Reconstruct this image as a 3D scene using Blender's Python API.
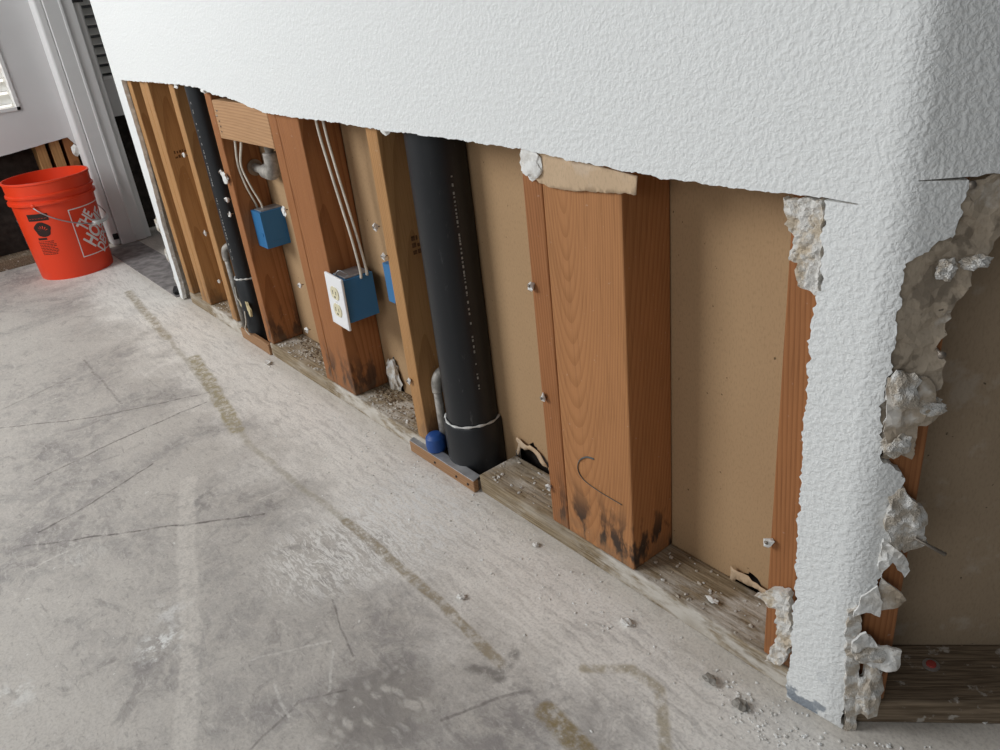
import bpy, bmesh, math, random
from mathutils import Vector, Matrix, noise
from mathutils.geometry import delaunay_2d_cdt

for o in list(bpy.data.objects): bpy.data.objects.remove(o)
scn = bpy.context.scene
COL = scn.collection
random.seed(7)

# ------------------------------------------------------------------ camera
# world: X along the opened wall, Y into that wall (stud fronts at Y = 0), Z up, metres
F = 790.0
RX = Vector((0.62881485, 0.29309934, -0.72019765))     # world axes in camera axes (right, down, forward)
RY = Vector((0.77074877, -0.35724179, 0.52756481))
RZ = Vector((-0.1026558, -0.88683205, -0.4505449))
CAM = Vector((0.0, -0.68204757, 0.863))
cd = bpy.data.cameras.new('camera'); cam = bpy.data.objects.new('camera', cd); COL.objects.link(cam)
cd.sensor_width = 36.0; cd.lens = 36.0*F/1000.0; cd.clip_start = 0.02
right = Vector((RX[0], RY[0], RZ[0])); down = Vector((RX[1], RY[1], RZ[1])); fwd = Vector((RX[2], RY[2], RZ[2]))
cam.matrix_world = Matrix((( right[0], -down[0], -fwd[0], CAM[0]),
                           ( right[1], -down[1], -fwd[1], CAM[1]),
                           ( right[2], -down[2], -fwd[2], CAM[2]), (0, 0, 0, 1)))
scn.camera = cam

def ray(u, v):
    d = Vector((u-500.0, v-375.0, F)); return Vector((RX.dot(d), RY.dot(d), RZ.dot(d)))
def onwall(u, v, y=0.0):
    r = ray(u, v); return CAM + r*((y-CAM.y)/r.y)
def onfloor(u, v, z=0.0):
    r = ray(u, v); return CAM + r*((z-CAM.z)/r.z)
def onx(u, v, x):
    r = ray(u, v); return CAM + r*((x-CAM.x)/r.x)

# ------------------------------------------------------------------ light
w = bpy.data.worlds.new('world'); scn.world = w; w.use_nodes = True
w.node_tree.nodes['Background'].inputs[0].default_value = (0.93, 0.97, 1.0, 1)
w.node_tree.nodes['Background'].inputs[1].default_value = 0.11
def area(name, loc, target, sx, sy, power, col):
    l = bpy.data.lights.new(name, 'AREA'); l.shape = 'RECTANGLE'; l.size = sx; l.size_y = sy; l.energy = power; l.color = col
    o = bpy.data.objects.new(name, l); COL.objects.link(o); o.location = loc
    o.rotation_euler = (Vector(target)-Vector(loc)).to_track_quat('-Z', 'Y').to_euler(); return o
area('window_daylight', (-2.75, -2.6, 2.1), (-1.3, 0, 0.3), 1.4, 1.4, 86, (0.97, 0.99, 1.0))
area('fill_light_near', (0.5, -3.7, 1.9), (-1.6, 0, 0.4), 1.8, 1.4, 27, (0.97, 0.985, 1.0))  # added fill light that lifts the far wall, no known window there
scn.view_settings.view_transform = 'Standard'; scn.view_settings.look = 'None'
scn.view_settings.exposure = -0.05; scn.view_settings.gamma = 1.0; scn.view_settings.use_curve_mapping = False

# ------------------------------------------------------------------ material helpers
class NT:
    def __init__(s, name, rough=0.7, metallic=0.0, spec=0.3):
        s.m = bpy.data.materials.new(name); s.m.use_nodes = True; s.t = s.m.node_tree
        s.b = s.t.nodes['Principled BSDF']
        s.b.inputs['Roughness'].default_value = rough; s.b.inputs['Metallic'].default_value = metallic
        s.b.inputs['Specular IOR Level'].default_value = spec
        s.tc = s.t.nodes.new('ShaderNodeTexCoord'); s.obj = s.tc.outputs['Object']
    def put(s, sock, v):
        if isinstance(v, bpy.types.NodeSocket): s.t.links.new(v, sock)
        elif isinstance(v, (tuple, list)) and len(v) == 3 and sock.type == 'RGBA': sock.default_value = (*v, 1)
        else: sock.default_value = v
    def math(s, op, a, b=0.0, c=None, clamp=False):
        n = s.t.nodes.new('ShaderNodeMath'); n.operation = op; n.use_clamp = clamp
        s.put(n.inputs[0], a); s.put(n.inputs[1], b)
        if c is not None: s.put(n.inputs[2], c)
        return n.outputs[0]
    def vmath(s, op, a, b=(0, 0, 0), scale=None):
        n = s.t.nodes.new('ShaderNodeVectorMath'); n.operation = op
        s.put(n.inputs[0], a); s.put(n.inputs[1], b)
        if scale is not None: s.put(n.inputs['Scale'], scale)
        return n.outputs['Value'] if op in ('LENGTH', 'DOT_PRODUCT', 'DISTANCE') else n.outputs[0]
    def mapping(s, v, loc=(0, 0, 0), rot=(0, 0, 0), scale=(1, 1, 1)):
        n = s.t.nodes.new('ShaderNodeMapping'); s.put(n.inputs['Vector'], v); s.put(n.inputs['Location'], loc)
        s.put(n.inputs['Rotation'], rot); s.put(n.inputs['Scale'], scale); return n.outputs[0]
    def noise(s, v, scale, detail=4.0, rough=0.55, dist=0.0):
        n = s.t.nodes.new('ShaderNodeTexNoise'); s.put(n.inputs['Vector'], v); s.put(n.inputs['Scale'], scale)
        s.put(n.inputs['Detail'], detail); s.put(n.inputs['Roughness'], rough); s.put(n.inputs['Distortion'], dist)
        return n.outputs[0]
    def voronoi(s, v, scale, feature='F1'):
        n = s.t.nodes.new('ShaderNodeTexVoronoi'); n.feature = feature; s.put(n.inputs['Vector'], v); s.put(n.inputs['Scale'], scale)
        return n.outputs[0]
    def wave(s, v, scale, dist=2.0, detail=2.0, dscale=1.0):
        n = s.t.nodes.new('ShaderNodeTexWave'); n.wave_type = 'RINGS'; n.rings_direction = 'Z'; n.wave_profile = 'SAW'
        s.put(n.inputs['Vector'], v); s.put(n.inputs['Scale'], scale); s.put(n.inputs['Distortion'], dist)
        s.put(n.inputs['Detail'], detail); s.put(n.inputs['Detail Scale'], dscale); return n.outputs[1]
    def step(s, v, lo, hi, a=0.0, b=1.0):
        n = s.t.nodes.new('ShaderNodeMapRange'); n.interpolation_type = 'SMOOTHSTEP'
        s.put(n.inputs[0], v); s.put(n.inputs[1], lo); s.put(n.inputs[2], hi); s.put(n.inputs[3], a); s.put(n.inputs[4], b)
        return n.outputs[0]
    def mix(s, fac, a, b, mode='MIX'):
        n = s.t.nodes.new('ShaderNodeMix'); n.data_type = 'RGBA'; n.blend_type = mode
        s.put(n.inputs[0], fac); s.put(n.inputs[6], a); s.put(n.inputs[7], b); return n.outputs[2]
    def sep(s, v):
        n = s.t.nodes.new('ShaderNodeSeparateXYZ'); s.put(n.inputs[0], v); return n.outputs
    def rnd(s):
        return s.t.nodes.new('ShaderNodeObjectInfo').outputs['Random']
    def seg(s, pos, a, b, w0, w1):                       # 1 on the segment a-b of the floor, fading from w0 to w1 metres away
        ba = Vector((b[0]-a[0], b[1]-a[1], 0)); ll = max(ba.length_squared, 1e-9)
        pa = s.vmath('SUBTRACT', pos, (a[0], a[1], 0))
        h = s.math('DIVIDE', s.vmath('DOT_PRODUCT', pa, tuple(ba)), ll, clamp=True)
        n = s.t.nodes.new('ShaderNodeVectorMath'); n.operation = 'SCALE'; n.inputs[0].default_value = ba; s.put(n.inputs['Scale'], h)
        d = s.vmath('LENGTH', s.vmath('SUBTRACT', pa, n.outputs[0]))
        return s.step(d, w0, w1, 1.0, 0.0)
    def color(s, v): s.put(s.b.inputs['Base Color'], v)
    def rough(s, v): s.put(s.b.inputs['Roughness'], v)
    def bump(s, h, strength=0.5, dist=0.002):
        n = s.t.nodes.new('ShaderNodeBump'); s.put(n.inputs['Height'], h); n.inputs['Strength'].default_value = strength
        n.inputs['Distance'].default_value = dist; s.t.links.new(n.outputs[0], s.b.inputs['Normal'])

M = {}
def plain(key, col, rough=0.6, metallic=0.0, var=0.08, scale=30.0, spec=0.3, bump=0.0):
    n = NT(key, rough, metallic, spec)
    f = n.noise(n.obj, scale, 5)
    n.color(n.mix(n.step(f, 0.3, 0.7), tuple(c*(1-var) for c in col), tuple(min(1, c*(1+var)) for c in col)))
    if bump: n.bump(n.noise(n.obj, scale*3, 4), bump, 0.002)
    M[key] = n.m

def drywall(key, col, k=1.0):
    n = NT(key, 0.75, spec=0.25)
    a = n.noise(n.obj, 190, 2.5, 0.5, 0.25); b = n.noise(n.obj, 420, 2, 0.5)
    h = n.math('ADD', n.step(a, 0.3, 0.72), n.math('MULTIPLY', b, 0.25))
    z = n.sep(n.obj)[2]
    dirt = n.math('MULTIPLY', n.step(z, 0.1, 0.0, 0.0, 1.0), n.step(n.noise(n.obj, 26, 5), 0.55, 0.6))
    c = n.mix(n.noise(n.obj, 3, 3), tuple(x*0.98 for x in col), col)
    n.color(n.mix(dirt, c, (0.23, 0.26, 0.30)))
    n.bump(h, 0.42*k, 0.0023)
    M[key] = n.m
drywall('paint', (0.80, 0.815, 0.81))
plain('paint_smooth', (0.66, 0.65, 0.65), 0.6, var=0.02, scale=6)
plain('trim_paint', (0.78, 0.775, 0.77), 0.4, var=0.02, scale=6, spec=0.4)
plain('slat_paint', (0.80, 0.79, 0.75), 0.45, var=0.03)

n = NT('gypsum', 0.9, spec=0.1)
n.color(n.mix(n.step(n.noise(n.obj, 70, 5), 0.4, 0.62), (0.62, 0.55, 0.46), (0.84, 0.83, 0.80)))
n.bump(n.math('ADD', n.noise(n.obj, 160, 6, 0.65), n.noise(n.obj, 600, 3)), 0.9, 0.004); M['gypsum'] = n.m
n = NT('chalk', 0.9, spec=0.1)
n.color(n.mix(n.step(n.noise(n.obj, 60, 5), 0.4, 0.6), (0.70, 0.68, 0.64), (0.85, 0.85, 0.83)))
n.bump(n.noise(n.obj, 240, 6, 0.65), 0.6, 0.003); M['chalk'] = n.m

n = NT('gypsum_pale', 0.95, spec=0.1)
n.color(n.mix(n.step(n.noise(n.obj, 55, 6, 0.65), 0.36, 0.58), (0.66, 0.56, 0.43), (0.86, 0.84, 0.80)))
n.bump(n.math('ADD', n.noise(n.obj, 260, 6, 0.7), n.noise(n.obj, 700, 3)), 0.8, 0.003); M['gypsum_pale'] = n.m
def paper(key, c0, c1, white=0.0):
    n = NT(key, 0.85, spec=0.15)
    f = n.noise(n.obj, 7, 4); g = n.noise(n.mapping(n.obj, scale=(1, 1, 0.4)), 420, 3)
    c = n.mix(f, c0, c1); c = n.mix(n.math('MULTIPLY', n.step(g, 0.45, 0.75), 0.35), c, tuple(x*0.6 for x in c0))
    c = n.mix(n.step(n.noise(n.obj, 95, 2), 0.74, 0.78), c, tuple(x*0.35 for x in c0))
    if white > 0.5: c = n.mix(n.step(n.noise(n.obj, 30, 4, 0.5), 0.56, 0.60, 0.0, 0.6), c, tuple(x*0.45 for x in c0))
    if white: c = n.mix(n.math('MULTIPLY', n.step(n.noise(n.obj, 22, 6, 0.6), 0.52, 0.66), white), c, (0.72, 0.70, 0.66))
    n.color(c); n.bump(g, 0.25, 0.001); M[key] = n.m
paper('kraft', (0.405, 0.262, 0.144), (0.46, 0.305, 0.172))
paper('kraft_grey', (0.33, 0.25, 0.17), (0.39, 0.30, 0.205), 0.15)
paper('torn_kraft', (0.55, 0.40, 0.26), (0.62, 0.46, 0.31), 0.15)
paper('torn_grey', (0.38, 0.31, 0.235), (0.55, 0.47, 0.37), 0.8)

def wood(key, dark, light, rings=62.0, tilt=(0.36, 0.2, 0), stain=0.0, dust=0.15, along=2, contrast=0.8, fixed=None, zs=0.13):
    n = NT(key, 0.62, spec=0.25)
    r = n.rnd(); off = n.t.nodes.new('ShaderNodeCombineXYZ')
    n.put(off.inputs[0], n.math('MULTIPLY_ADD', r, 0.07, 0.02)); n.put(off.inputs[1], n.math('MULTIPLY_ADD', r, -0.05, 0.055)); n.put(off.inputs[2], n.math('MULTIPLY', r, 1.7))
    if fixed is not None:
        for k in range(3): n.t.links.remove(off.inputs[k].links[0]); off.inputs[k].default_value = fixed[k]
    sc = [1, 1, zs]
    v = n.obj
    if along == 0: v = n.mapping(v, rot=(0, math.pi/2, 0))
    p = n.mapping(v, scale=tuple(sc), rot=tilt)
    p = n.vmath('ADD', p, off.outputs[0])
    wv = n.wave(p, rings, 4.0, 3.0, 0.22)
    fib = n.noise(n.mapping(v, scale=(1, 1, 0.035)), 420, 4)
    big = n.noise(n.mapping(v, scale=(1, 1, 0.3)), 14, 4)
    f = n.math('MULTIPLY', n.step(wv, 0.35, 1.0), contrast)
    mid = tuple((a*0.5+b*0.5) for a, b in zip(dark, light))
    c = n.mix(f, n.mix(big, light, tuple(x*0.8 for x in light)), n.mix(big, mid, dark))
    c = n.mix(n.math('MULTIPLY', n.step(fib, 0.45, 0.8), 0.4), c, tuple(x*0.7 for x in dark))
    z = n.sep(n.obj)[2]
    if stain:
        m = n.math('MULTIPLY', n.step(n.noise(n.mapping(n.obj, scale=(1, 1, 0.4)), 34, 4), 0.50, 0.60), n.step(z, 0.03, 0.13, 1.0, 0.0))
        c = n.mix(n.math('MULTIPLY', m, stain), c, (0.025, 0.02, 0.018))
        m2 = n.math('MULTIPLY', n.step(n.noise(n.obj, 50, 4), 0.35, 0.65), n.step(z, 0.0, 0.05, 1.0, 0.0))
        c = n.mix(n.math('MULTIPLY', m2, 0.6), c, (0.16, 0.11, 0.07))
    if dust:
        d = n.step(n.noise(n.obj, 120, 3), 0.70, 0.74)
        c = n.mix(n.math('MULTIPLY', d, dust), c, (0.7, 0.66, 0.6))
    n.color(c); n.bump(n.math('ADD', wv, n.math('MULTIPLY', fib, 0.8)), 0.18, 0.001)
    M[key] = n.m
wood('fir_red', (0.19, 0.066, 0.021), (0.385, 0.160, 0.060), stain=0.75)
wood('fir_post', (0.24, 0.092, 0.030), (0.49, 0.225, 0.09), rings=74.0, tilt=(0.55, 0.0, 0), stain=0.95, contrast=0.5, fixed=(0.033, 0.125, 0.3), zs=0.25)
wood('fir_yellow', (0.24, 0.105, 0.036), (0.50, 0.27, 0.11), stain=0.3, contrast=0.6)
wood('fir_block', (0.30, 0.15, 0.066), (0.54, 0.32, 0.17), rings=48, along=0, tilt=(0.45, 0.0, 0), dust=0.3, fixed=(0.05, 0.045, 0.2), zs=0.25)

n = NT('sill_wood', 0.85, spec=0.15)                    # weathered bottom plate under plaster dust
fib = n.noise(n.mapping(n.obj, scale=(0.04, 1, 1)), 330, 5)
c = n.mix(n.step(fib, 0.3, 0.7), (0.16, 0.115, 0.065), (0.36, 0.285, 0.19))
dust = n.math('MULTIPLY', n.step(n.noise(n.mapping(n.obj, scale=(0.35, 1, 1)), 24, 7, 0.68), 0.42, 0.62), n.step(n.noise(n.obj, 5.5, 2), 0.42, 0.58, 0.25, 0.95))
c = n.mix(dust, c, (0.60, 0.565, 0.51)); n.color(c)
n.bump(n.math('ADD', fib, n.noise(n.obj, 150, 5)), 0.5, 0.003); M['sill_wood'] = n.m
n = NT('sill_dark', 0.8, spec=0.15)
fib = n.noise(n.mapping(n.obj, scale=(0.06, 1, 1)), 260, 5)
c = n.mix(n.step(fib, 0.3, 0.7), (0.12, 0.088, 0.058), (0.28, 0.215, 0.15))
c = n.mix(n.step(n.noise(n.obj, 46, 6, 0.65), 0.58, 0.66), c, (0.46, 0.42, 0.37)); n.color(c); n.bump(fib, 0.5, 0.003); M['sill_dark'] = n.m
wood('strip_wood', (0.22, 0.10, 0.045), (0.40, 0.23, 0.12), along=0, dust=0.7)

def plastic(key, col, rough, scr=0.3):
    n = NT(key, rough, spec=0.45)
    s = n.step(n.noise(n.mapping(n.obj, scale=(1, 1, 0.25)), 90, 6, 0.7), 0.62, 0.75)
    n.color(n.mix(n.math('MULTIPLY', s, scr), col, (0.42, 0.42, 0.42))); n.rough(n.math('MULTIPLY_ADD', s, 0.3, rough)); M[key] = n.m
plastic('abs', (0.012, 0.014, 0.017), 0.42, 0.16)
plastic('blue', (0.028, 0.16, 0.36), 0.45, 0.10)
plastic('blue_cap', (0.015, 0.07, 0.27), 0.5, 0.12)
plastic('orange', (0.80, 0.052, 0.012), 0.38, 0.02)
plain('cover_white', (0.86, 0.865, 0.88), 0.35, var=0.01, spec=0.5)
plain('ivory', (0.72, 0.66, 0.46), 0.4, var=0.05, spec=0.5)
plain('black_slot', (0.02, 0.02, 0.02), 0.6)
plain('cable', (0.60, 0.55, 0.47), 0.5, var=0.12, scale=60)
plain('glue', (0.62, 0.62, 0.60), 0.6, var=0.2, scale=80)
plain('galvanized', (0.33, 0.31, 0.28), 0.6, 0.25, var=0.35, scale=60, bump=0.3)
plain('nail', (0.32, 0.28, 0.24), 0.5, 0.8, var=0.3)
plain('pipe_print', (0.50, 0.50, 0.48), 0.7, var=0.2, scale=200)
plain('ink', (0.13, 0.06, 0.025), 0.8, var=0.4, scale=200)
plain('pencil', (0.10, 0.105, 0.10), 0.7)
plain('white_print', (0.82, 0.75, 0.73), 0.5, var=0.05)
plain('black_print', (0.03, 0.015, 0.012), 0.5)
plain('dark_board', (0.035, 0.028, 0.024), 0.9, var=0.4)
plain('rubber_black', (0.015, 0.015, 0.016), 0.6)
plain('metal_grey', (0.40, 0.40, 0.41), 0.4, 0.7, var=0.2)
plain('red_tag', (0.40, 0.06, 0.05), 0.6)
plain('insul', (0.62, 0.52, 0.30), 0.9, var=0.3, scale=120)
plain('glass', (0.20, 0.21, 0.22), 0.15, spec=0.6)
n = NT('daylight_pane', 0.3); n.color((0.8, 0.8, 0.78)); n.put(n.b.inputs['Emission Color'], (1.0, 0.97, 0.90)); n.b.inputs['Emission Strength'].default_value = 1.0; M['daylight_pane'] = n.m
plain('threshold_grey', (0.27, 0.25, 0.245), 0.6, var=0.35, scale=25)

# ------------------------------------------------------------------ mesh helpers
def link(name, me, mat=None, parent=None, smooth=False):
    o = bpy.data.objects.new(name, me); COL.objects.link(o)
    if mat is not None:
        for m in (mat if isinstance(mat, (list, tuple)) else [mat]): me.materials.append(M[m])
    if smooth: me.polygons.foreach_set('use_smooth', [True]*len(me.polygons))
    if parent: o.parent = parent; o.matrix_parent_inverse = parent_world(parent).inverted()
    return o
def parent_world(p):
    m = p.matrix_basis.copy()
    return parent_world(p.parent) @ p.matrix_parent_inverse @ m if p.parent else m
def tag(o, label=None, cat=None, group=None, kind=None):
    if label: o['label'] = label
    if cat: o['category'] = cat
    if group: o['group'] = group
    if kind: o['kind'] = kind
    return o
def empty(name, loc):
    o = bpy.data.objects.new(name, None); COL.objects.link(o); o.location = loc; o.empty_display_size = 0.05; return o
def from_bm(name, bm, mat, parent=None, smooth=False, origin=None):
    if origin is not None: bmesh.ops.translate(bm, vec=-Vector(origin), verts=bm.verts)
    me = bpy.data.meshes.new(name); bm.to_mesh(me); bm.free()
    o = link(name, me, mat, None, smooth)
    if origin is not None: o.location = origin
    if parent: o.parent = parent; o.matrix_parent_inverse = parent_world(parent).inverted()
    return o
def bm_box(bm, x0, x1, y0, y1, z0, z1, bevel=0.0):
    r = bmesh.ops.create_cube(bm, size=1.0); vs = r['verts']
    for v in vs: v.co = Vector(((x0+x1)/2+v.co.x*(x1-x0), (y0+y1)/2+v.co.y*(y1-y0), (z0+z1)/2+v.co.z*(z1-z0)))
    if bevel:
        es = list({e for v in vs for e in v.link_edges})
        bmesh.ops.bevel(bm, geom=es, offset=bevel, segments=2, affect='EDGES', profile=0.5)
def box(name, x0, x1, y0, y1, z0, z1, mat, parent=None, bevel=0.002, rot=None):
    bm = bmesh.new(); bm_box(bm, x0, x1, y0, y1, z0, z1, bevel)
    if rot is not None: bmesh.ops.rotate(bm, verts=bm.verts, cent=((x0+x1)/2, (y0+y1)/2, (z0+z1)/2), matrix=rot)
    return from_bm(name, bm, mat, parent, False, ((x0+x1)/2, (y0+y1)/2, z0))
def catmull(pts, k=8):
    pts = [Vector(p) for p in pts]; out = []
    for i in range(len(pts)-1):
        p0 = pts[max(i-1, 0)]; p1 = pts[i]; p2 = pts[i+1]; p3 = pts[min(i+2, len(pts)-1)]
        for j in range(k):
            t = j/k; out.append(0.5*((2*p1)+(p2-p0)*t+(2*p0-5*p1+4*p2-p3)*t*t+(3*p1-p0-3*p2+p3)*t**3))
    out.append(pts[-1]); return out
def bm_tube(bm, pts, r, seg=10, flat=1.0, cap=True):
    pts = [Vector(p) for p in pts]; rings = []; nrm = None
    for i, p in enumerate(pts):
        t = (pts[min(i+1, len(pts)-1)]-pts[max(i-1, 0)]).normalized()
        if nrm is None:
            nrm = t.orthogonal().normalized()
            if abs(t.x) < 0.9: nrm = (Vector((1, 0, 0))-t*t.x).normalized()
        else: nrm = (nrm-t*nrm.dot(t)).normalized()
        b = t.cross(nrm); rr = r[i] if isinstance(r, (list, tuple)) else r
        rings.append([bm.verts.new(p+nrm*math.cos(a)*rr+b*math.sin(a)*rr*flat) for a in [2*math.pi*k/seg for k in range(seg)]])
    for a, b in zip(rings, rings[1:]):
        for k in range(seg): bm.faces.new((a[k], a[(k+1) % seg], b[(k+1) % seg], b[k]))
    if cap: bm.faces.new(rings[0][::-1]); bm.faces.new(rings[-1])
def tube(name, pts, r, mat, parent=None, seg=10, k=0, flat=1.0):
    bm = bmesh.new(); bm_tube(bm, catmull(pts, k) if k else pts, r, seg, flat)
    bmesh.ops.recalc_face_normals(bm, faces=bm.faces)
    o = from_bm(name, bm, mat, parent, True, Vector(pts[0]))
    return o
def lathe(name, prof, cx, cy, mat, parent=None, seg=48, z0=0.0, smooth=True):
    bm = bmesh.new(); rings = []
    for r, z in prof: rings.append([bm.verts.new((r*math.cos(2*math.pi*k/seg), r*math.sin(2*math.pi*k/seg), z)) for k in range(seg)])
    for a, b in zip(rings, rings[1:]):
        for k in range(seg): bm.faces.new((a[k], a[(k+1) % seg], b[(k+1) % seg], b[k]))
    if prof[0][0] > 1e-6 and prof[0] != prof[-1]: bm.faces.new(rings[0][::-1])
    if prof[-1][0] > 1e-6 and prof[0] != prof[-1]: bm.faces.new(rings[-1])
    bmesh.ops.remove_doubles(bm, verts=bm.verts, dist=1e-6)
    bmesh.ops.recalc_face_normals(bm, faces=bm.faces)
    bmesh.ops.translate(bm, verts=bm.verts, vec=(cx, cy, z0))
    o = from_bm(name, bm, mat, parent, False, (cx, cy, z0))
    me = o.data; me.polygons.foreach_set('use_smooth', [True]*len(me.polygons))
    try: me.set_sharp_from_angle(angle=math.radians(35))
    except Exception: pass
    return o
def jag(pts, amp=0.003, step=0.006, seed=0):            # ragged polyline through pts (ends kept)
    rnd = random.Random(seed); out = []
    for a, b in zip(pts, pts[1:]):
        a = Vector(a); b = Vector(b); L = (b-a).length; k = max(1, int(L/step)); nn = Vector((-(b-a).y, (b-a).x)).normalized() if L > 0 else Vector((0, 0))
        for i in range(k):
            p = a.lerp(b, i/k)
            if i or out: p = p+nn*(amp*(1.7*noise.noise(Vector((p.x*70, p.y*70, seed*3.7)))+1.1*noise.noise(Vector((p.x*190, p.y*190, seed*1.9)))+rnd.uniform(-.35, .35)))
            out.append(p)
    out.append(Vector(pts[-1])); return out
def inside(p, poly):
    c = False; j = len(poly)-1
    for i in range(len(poly)):
        a, b = poly[i], poly[j]
        if (a[1] > p[1]) != (b[1] > p[1]) and p[0] < (b[0]-a[0])*(p[1]-a[1])/(b[1]-a[1])+a[0]: c = not c
        j = i
    return c
def sheet(name, outline, mapf, thick, mats, parent=None, res=0.0, extra=(), smooth=False, origin=None):
    pts = [Vector((p[0], p[1])) for p in outline]; n0 = len(pts)
    if res:
        xs = [p[0] for p in pts]; ys = [p[1] for p in pts]; rnd = random.Random(n0)
        x = min(xs)+res/2
        while x < max(xs):
            y = min(ys)+res/2
            while y < max(ys):
                q = Vector((x+rnd.uniform(-.3, .3)*res, y+rnd.uniform(-.3, .3)*res))
                if inside(q, pts[:n0]): pts.append(q)
                y += res
            x += res
    for q in extra:
        if inside(q, pts[:n0]): pts.append(Vector(q))
    vs, es, fs, *_ = delaunay_2d_cdt(pts, [(i, (i+1) % n0) for i in range(n0)], [list(range(n0))], 1, 1e-6)
    bm = bmesh.new()
    fr = [bm.verts.new(mapf(v[0], v[1], 0.0)) for v in vs]; bk = [bm.verts.new(mapf(v[0], v[1], thick)) for v in vs]
    cnt = {}
    for f in fs:
        try: a = bm.faces.new([fr[i] for i in f]); b = bm.faces.new([bk[i] for i in reversed(f)]); b.material_index = min(1, len(mats)-1)
        except ValueError: continue
        for i in range(len(f)):
            e = (f[i], f[(i+1) % len(f)]); cnt[e] = 1
    for (i, j) in list(cnt):
        if (j, i) not in cnt:
            try: q = bm.faces.new((fr[j], fr[i], bk[i], bk[j])); q.material_index = min(1, len(mats)-1)
            except ValueError: pass
    bmesh.ops.recalc_face_normals(bm, faces=bm.faces)
    return from_bm(name, bm, mats, parent, smooth, origin)
def lump(name, loc, size, mat, parent=None, sub=2, rough=0.35, freq=2.2, seed=0, stretch=(1, 1, 1), flatten=0.0):
    bm = bmesh.new(); bmesh.ops.create_icosphere(bm, subdivisions=sub, radius=1.0)
    for v in bm.verts:
        d = noise.noise(v.co*freq+Vector((seed*3.1, seed*1.7, 0)))+0.5*noise.noise(v.co*freq*2.6+Vector((seed, 0, 9)))
        v.co = v.co*(1+rough*d*1.6); v.co = Vector((v.co.x*stretch[0], v.co.y*stretch[1], v.co.z*stretch[2]))*size
    if flatten: bmesh.ops.translate(bm, verts=bm.verts, vec=(0, 0, -min(v.co.z for v in bm.verts)))
    bmesh.ops.translate(bm, verts=bm.verts, vec=loc)
    return from_bm(name, bm, mat, parent, False, Vector(loc))

# ------------------------------------------------------------------ floor
n = NT('concrete', 0.7, spec=0.3)
pos = n.vmath('MULTIPLY', n.obj, (1, 1, 0))
wob = n.t.nodes.new('ShaderNodeTexNoise'); wob.inputs['Scale'].default_value = 14; wob.inputs['Detail'].default_value = 5
n.put(wob.inputs['Vector'], pos)
wv = n.vmath('MULTIPLY', n.vmath('SUBTRACT', wob.outputs['Color'], (0.5, 0.5, 0.5)), (1, 1, 0))
pw = n.vmath('ADD', pos, n.vmath('SCALE', wv, scale=0.035))
pl = n.vmath('ADD', pos, n.vmath('SCALE', wv, scale=0.02))
X_, Y_, _z = n.sep(pos)
cloud = n.noise(pos, 3.2, 8, 0.62, 0.6); fine = n.noise(pos, 26, 8, 0.68, 0.8); grit = n.noise(pos, 230, 3)
c = n.mix(n.step(cloud, 0.33, 0.66), (0.30, 0.28, 0.27), (0.55, 0.515, 0.475))
c = n.mix(n.step(fine, 0.38, 0.66, 0.0, 0.75), c, (0.56, 0.525, 0.48))
c = n.mix(n.math('MULTIPLY', n.step(n.noise(pos, 9, 9, 0.7, 1.8), 0.54, 0.66), 0.45), c, (0.21, 0.19, 0.185))
gr2 = n.noise(n.mapping(pos, rot=(0, 0, 0.4), scale=(1, 1.7, 1)), 75, 9, 0.72, 0.6)
c = n.mix(n.step(gr2, 0.50, 0.68, 0.0, 0.55), c, (0.60, 0.57, 0.53)); c = n.mix(n.step(gr2, 0.46, 0.32, 0.0, 0.5), c, (0.22, 0.20, 0.19))
st1 = n.noise(n.mapping(pw, scale=(0.8, 5.5, 1), rot=(0, 0, 0.06)), 16, 8, 0.7, 0.4)
scr = n.noise(n.mapping(pw, scale=(1, 7, 1), rot=(0, 0, 1.0)), 18, 8, 0.72, 0.5)
c = n.mix(n.step(scr, 0.55, 0.66, 0.0, 0.5), c, (0.64, 0.61, 0.57)); c = n.mix(n.step(scr, 0.42, 0.33, 0.0, 0.45), c, (0.22, 0.20, 0.195))
# plaster dust lying along the wall
dn = n.noise(pw, 8, 6, 0.65)
near = n.step(n.math('ADD', Y_, n.math('MULTIPLY', dn, 0.42)), -0.13, 0.10)
c = n.mix(n.math('MULTIPLY', near, n.math('MULTIPLY', n.step(gr2, 0.28, 0.5, 0.6, 0.97), n.step(st1, 0.34, 0.56, 0.5, 1.0))), c, (0.88, 0.845, 0.795))
near2 = n.step(n.math('ADD', Y_, n.math('MULTIPLY', n.noise(pos, 40, 5), 0.05)), -0.035, 0.02)
c = n.mix(n.math('MULTIPLY', near2, 0.45), c, (0.50, 0.44, 0.37))
brk = n.noise(pos, 48, 8, 0.75)
def P(u, v): p = onfloor(u, v); return (p.x, p.y)
def line(c, pts, w0, w1, col, k, base=None):
    base = base or pl; m = None
    for a, b in zip(pts, pts[1:]):
        s = n.seg(base, P(*a), P(*b), w0, w1); m = s if m is None else n.math('MAXIMUM', m, s)
    m = n.math('MULTIPLY', m, n.step(brk, 0.36, 0.58, 0.08, 1.0))
    return n.mix(n.math('MULTIPLY', m, k), c, col)
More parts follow.
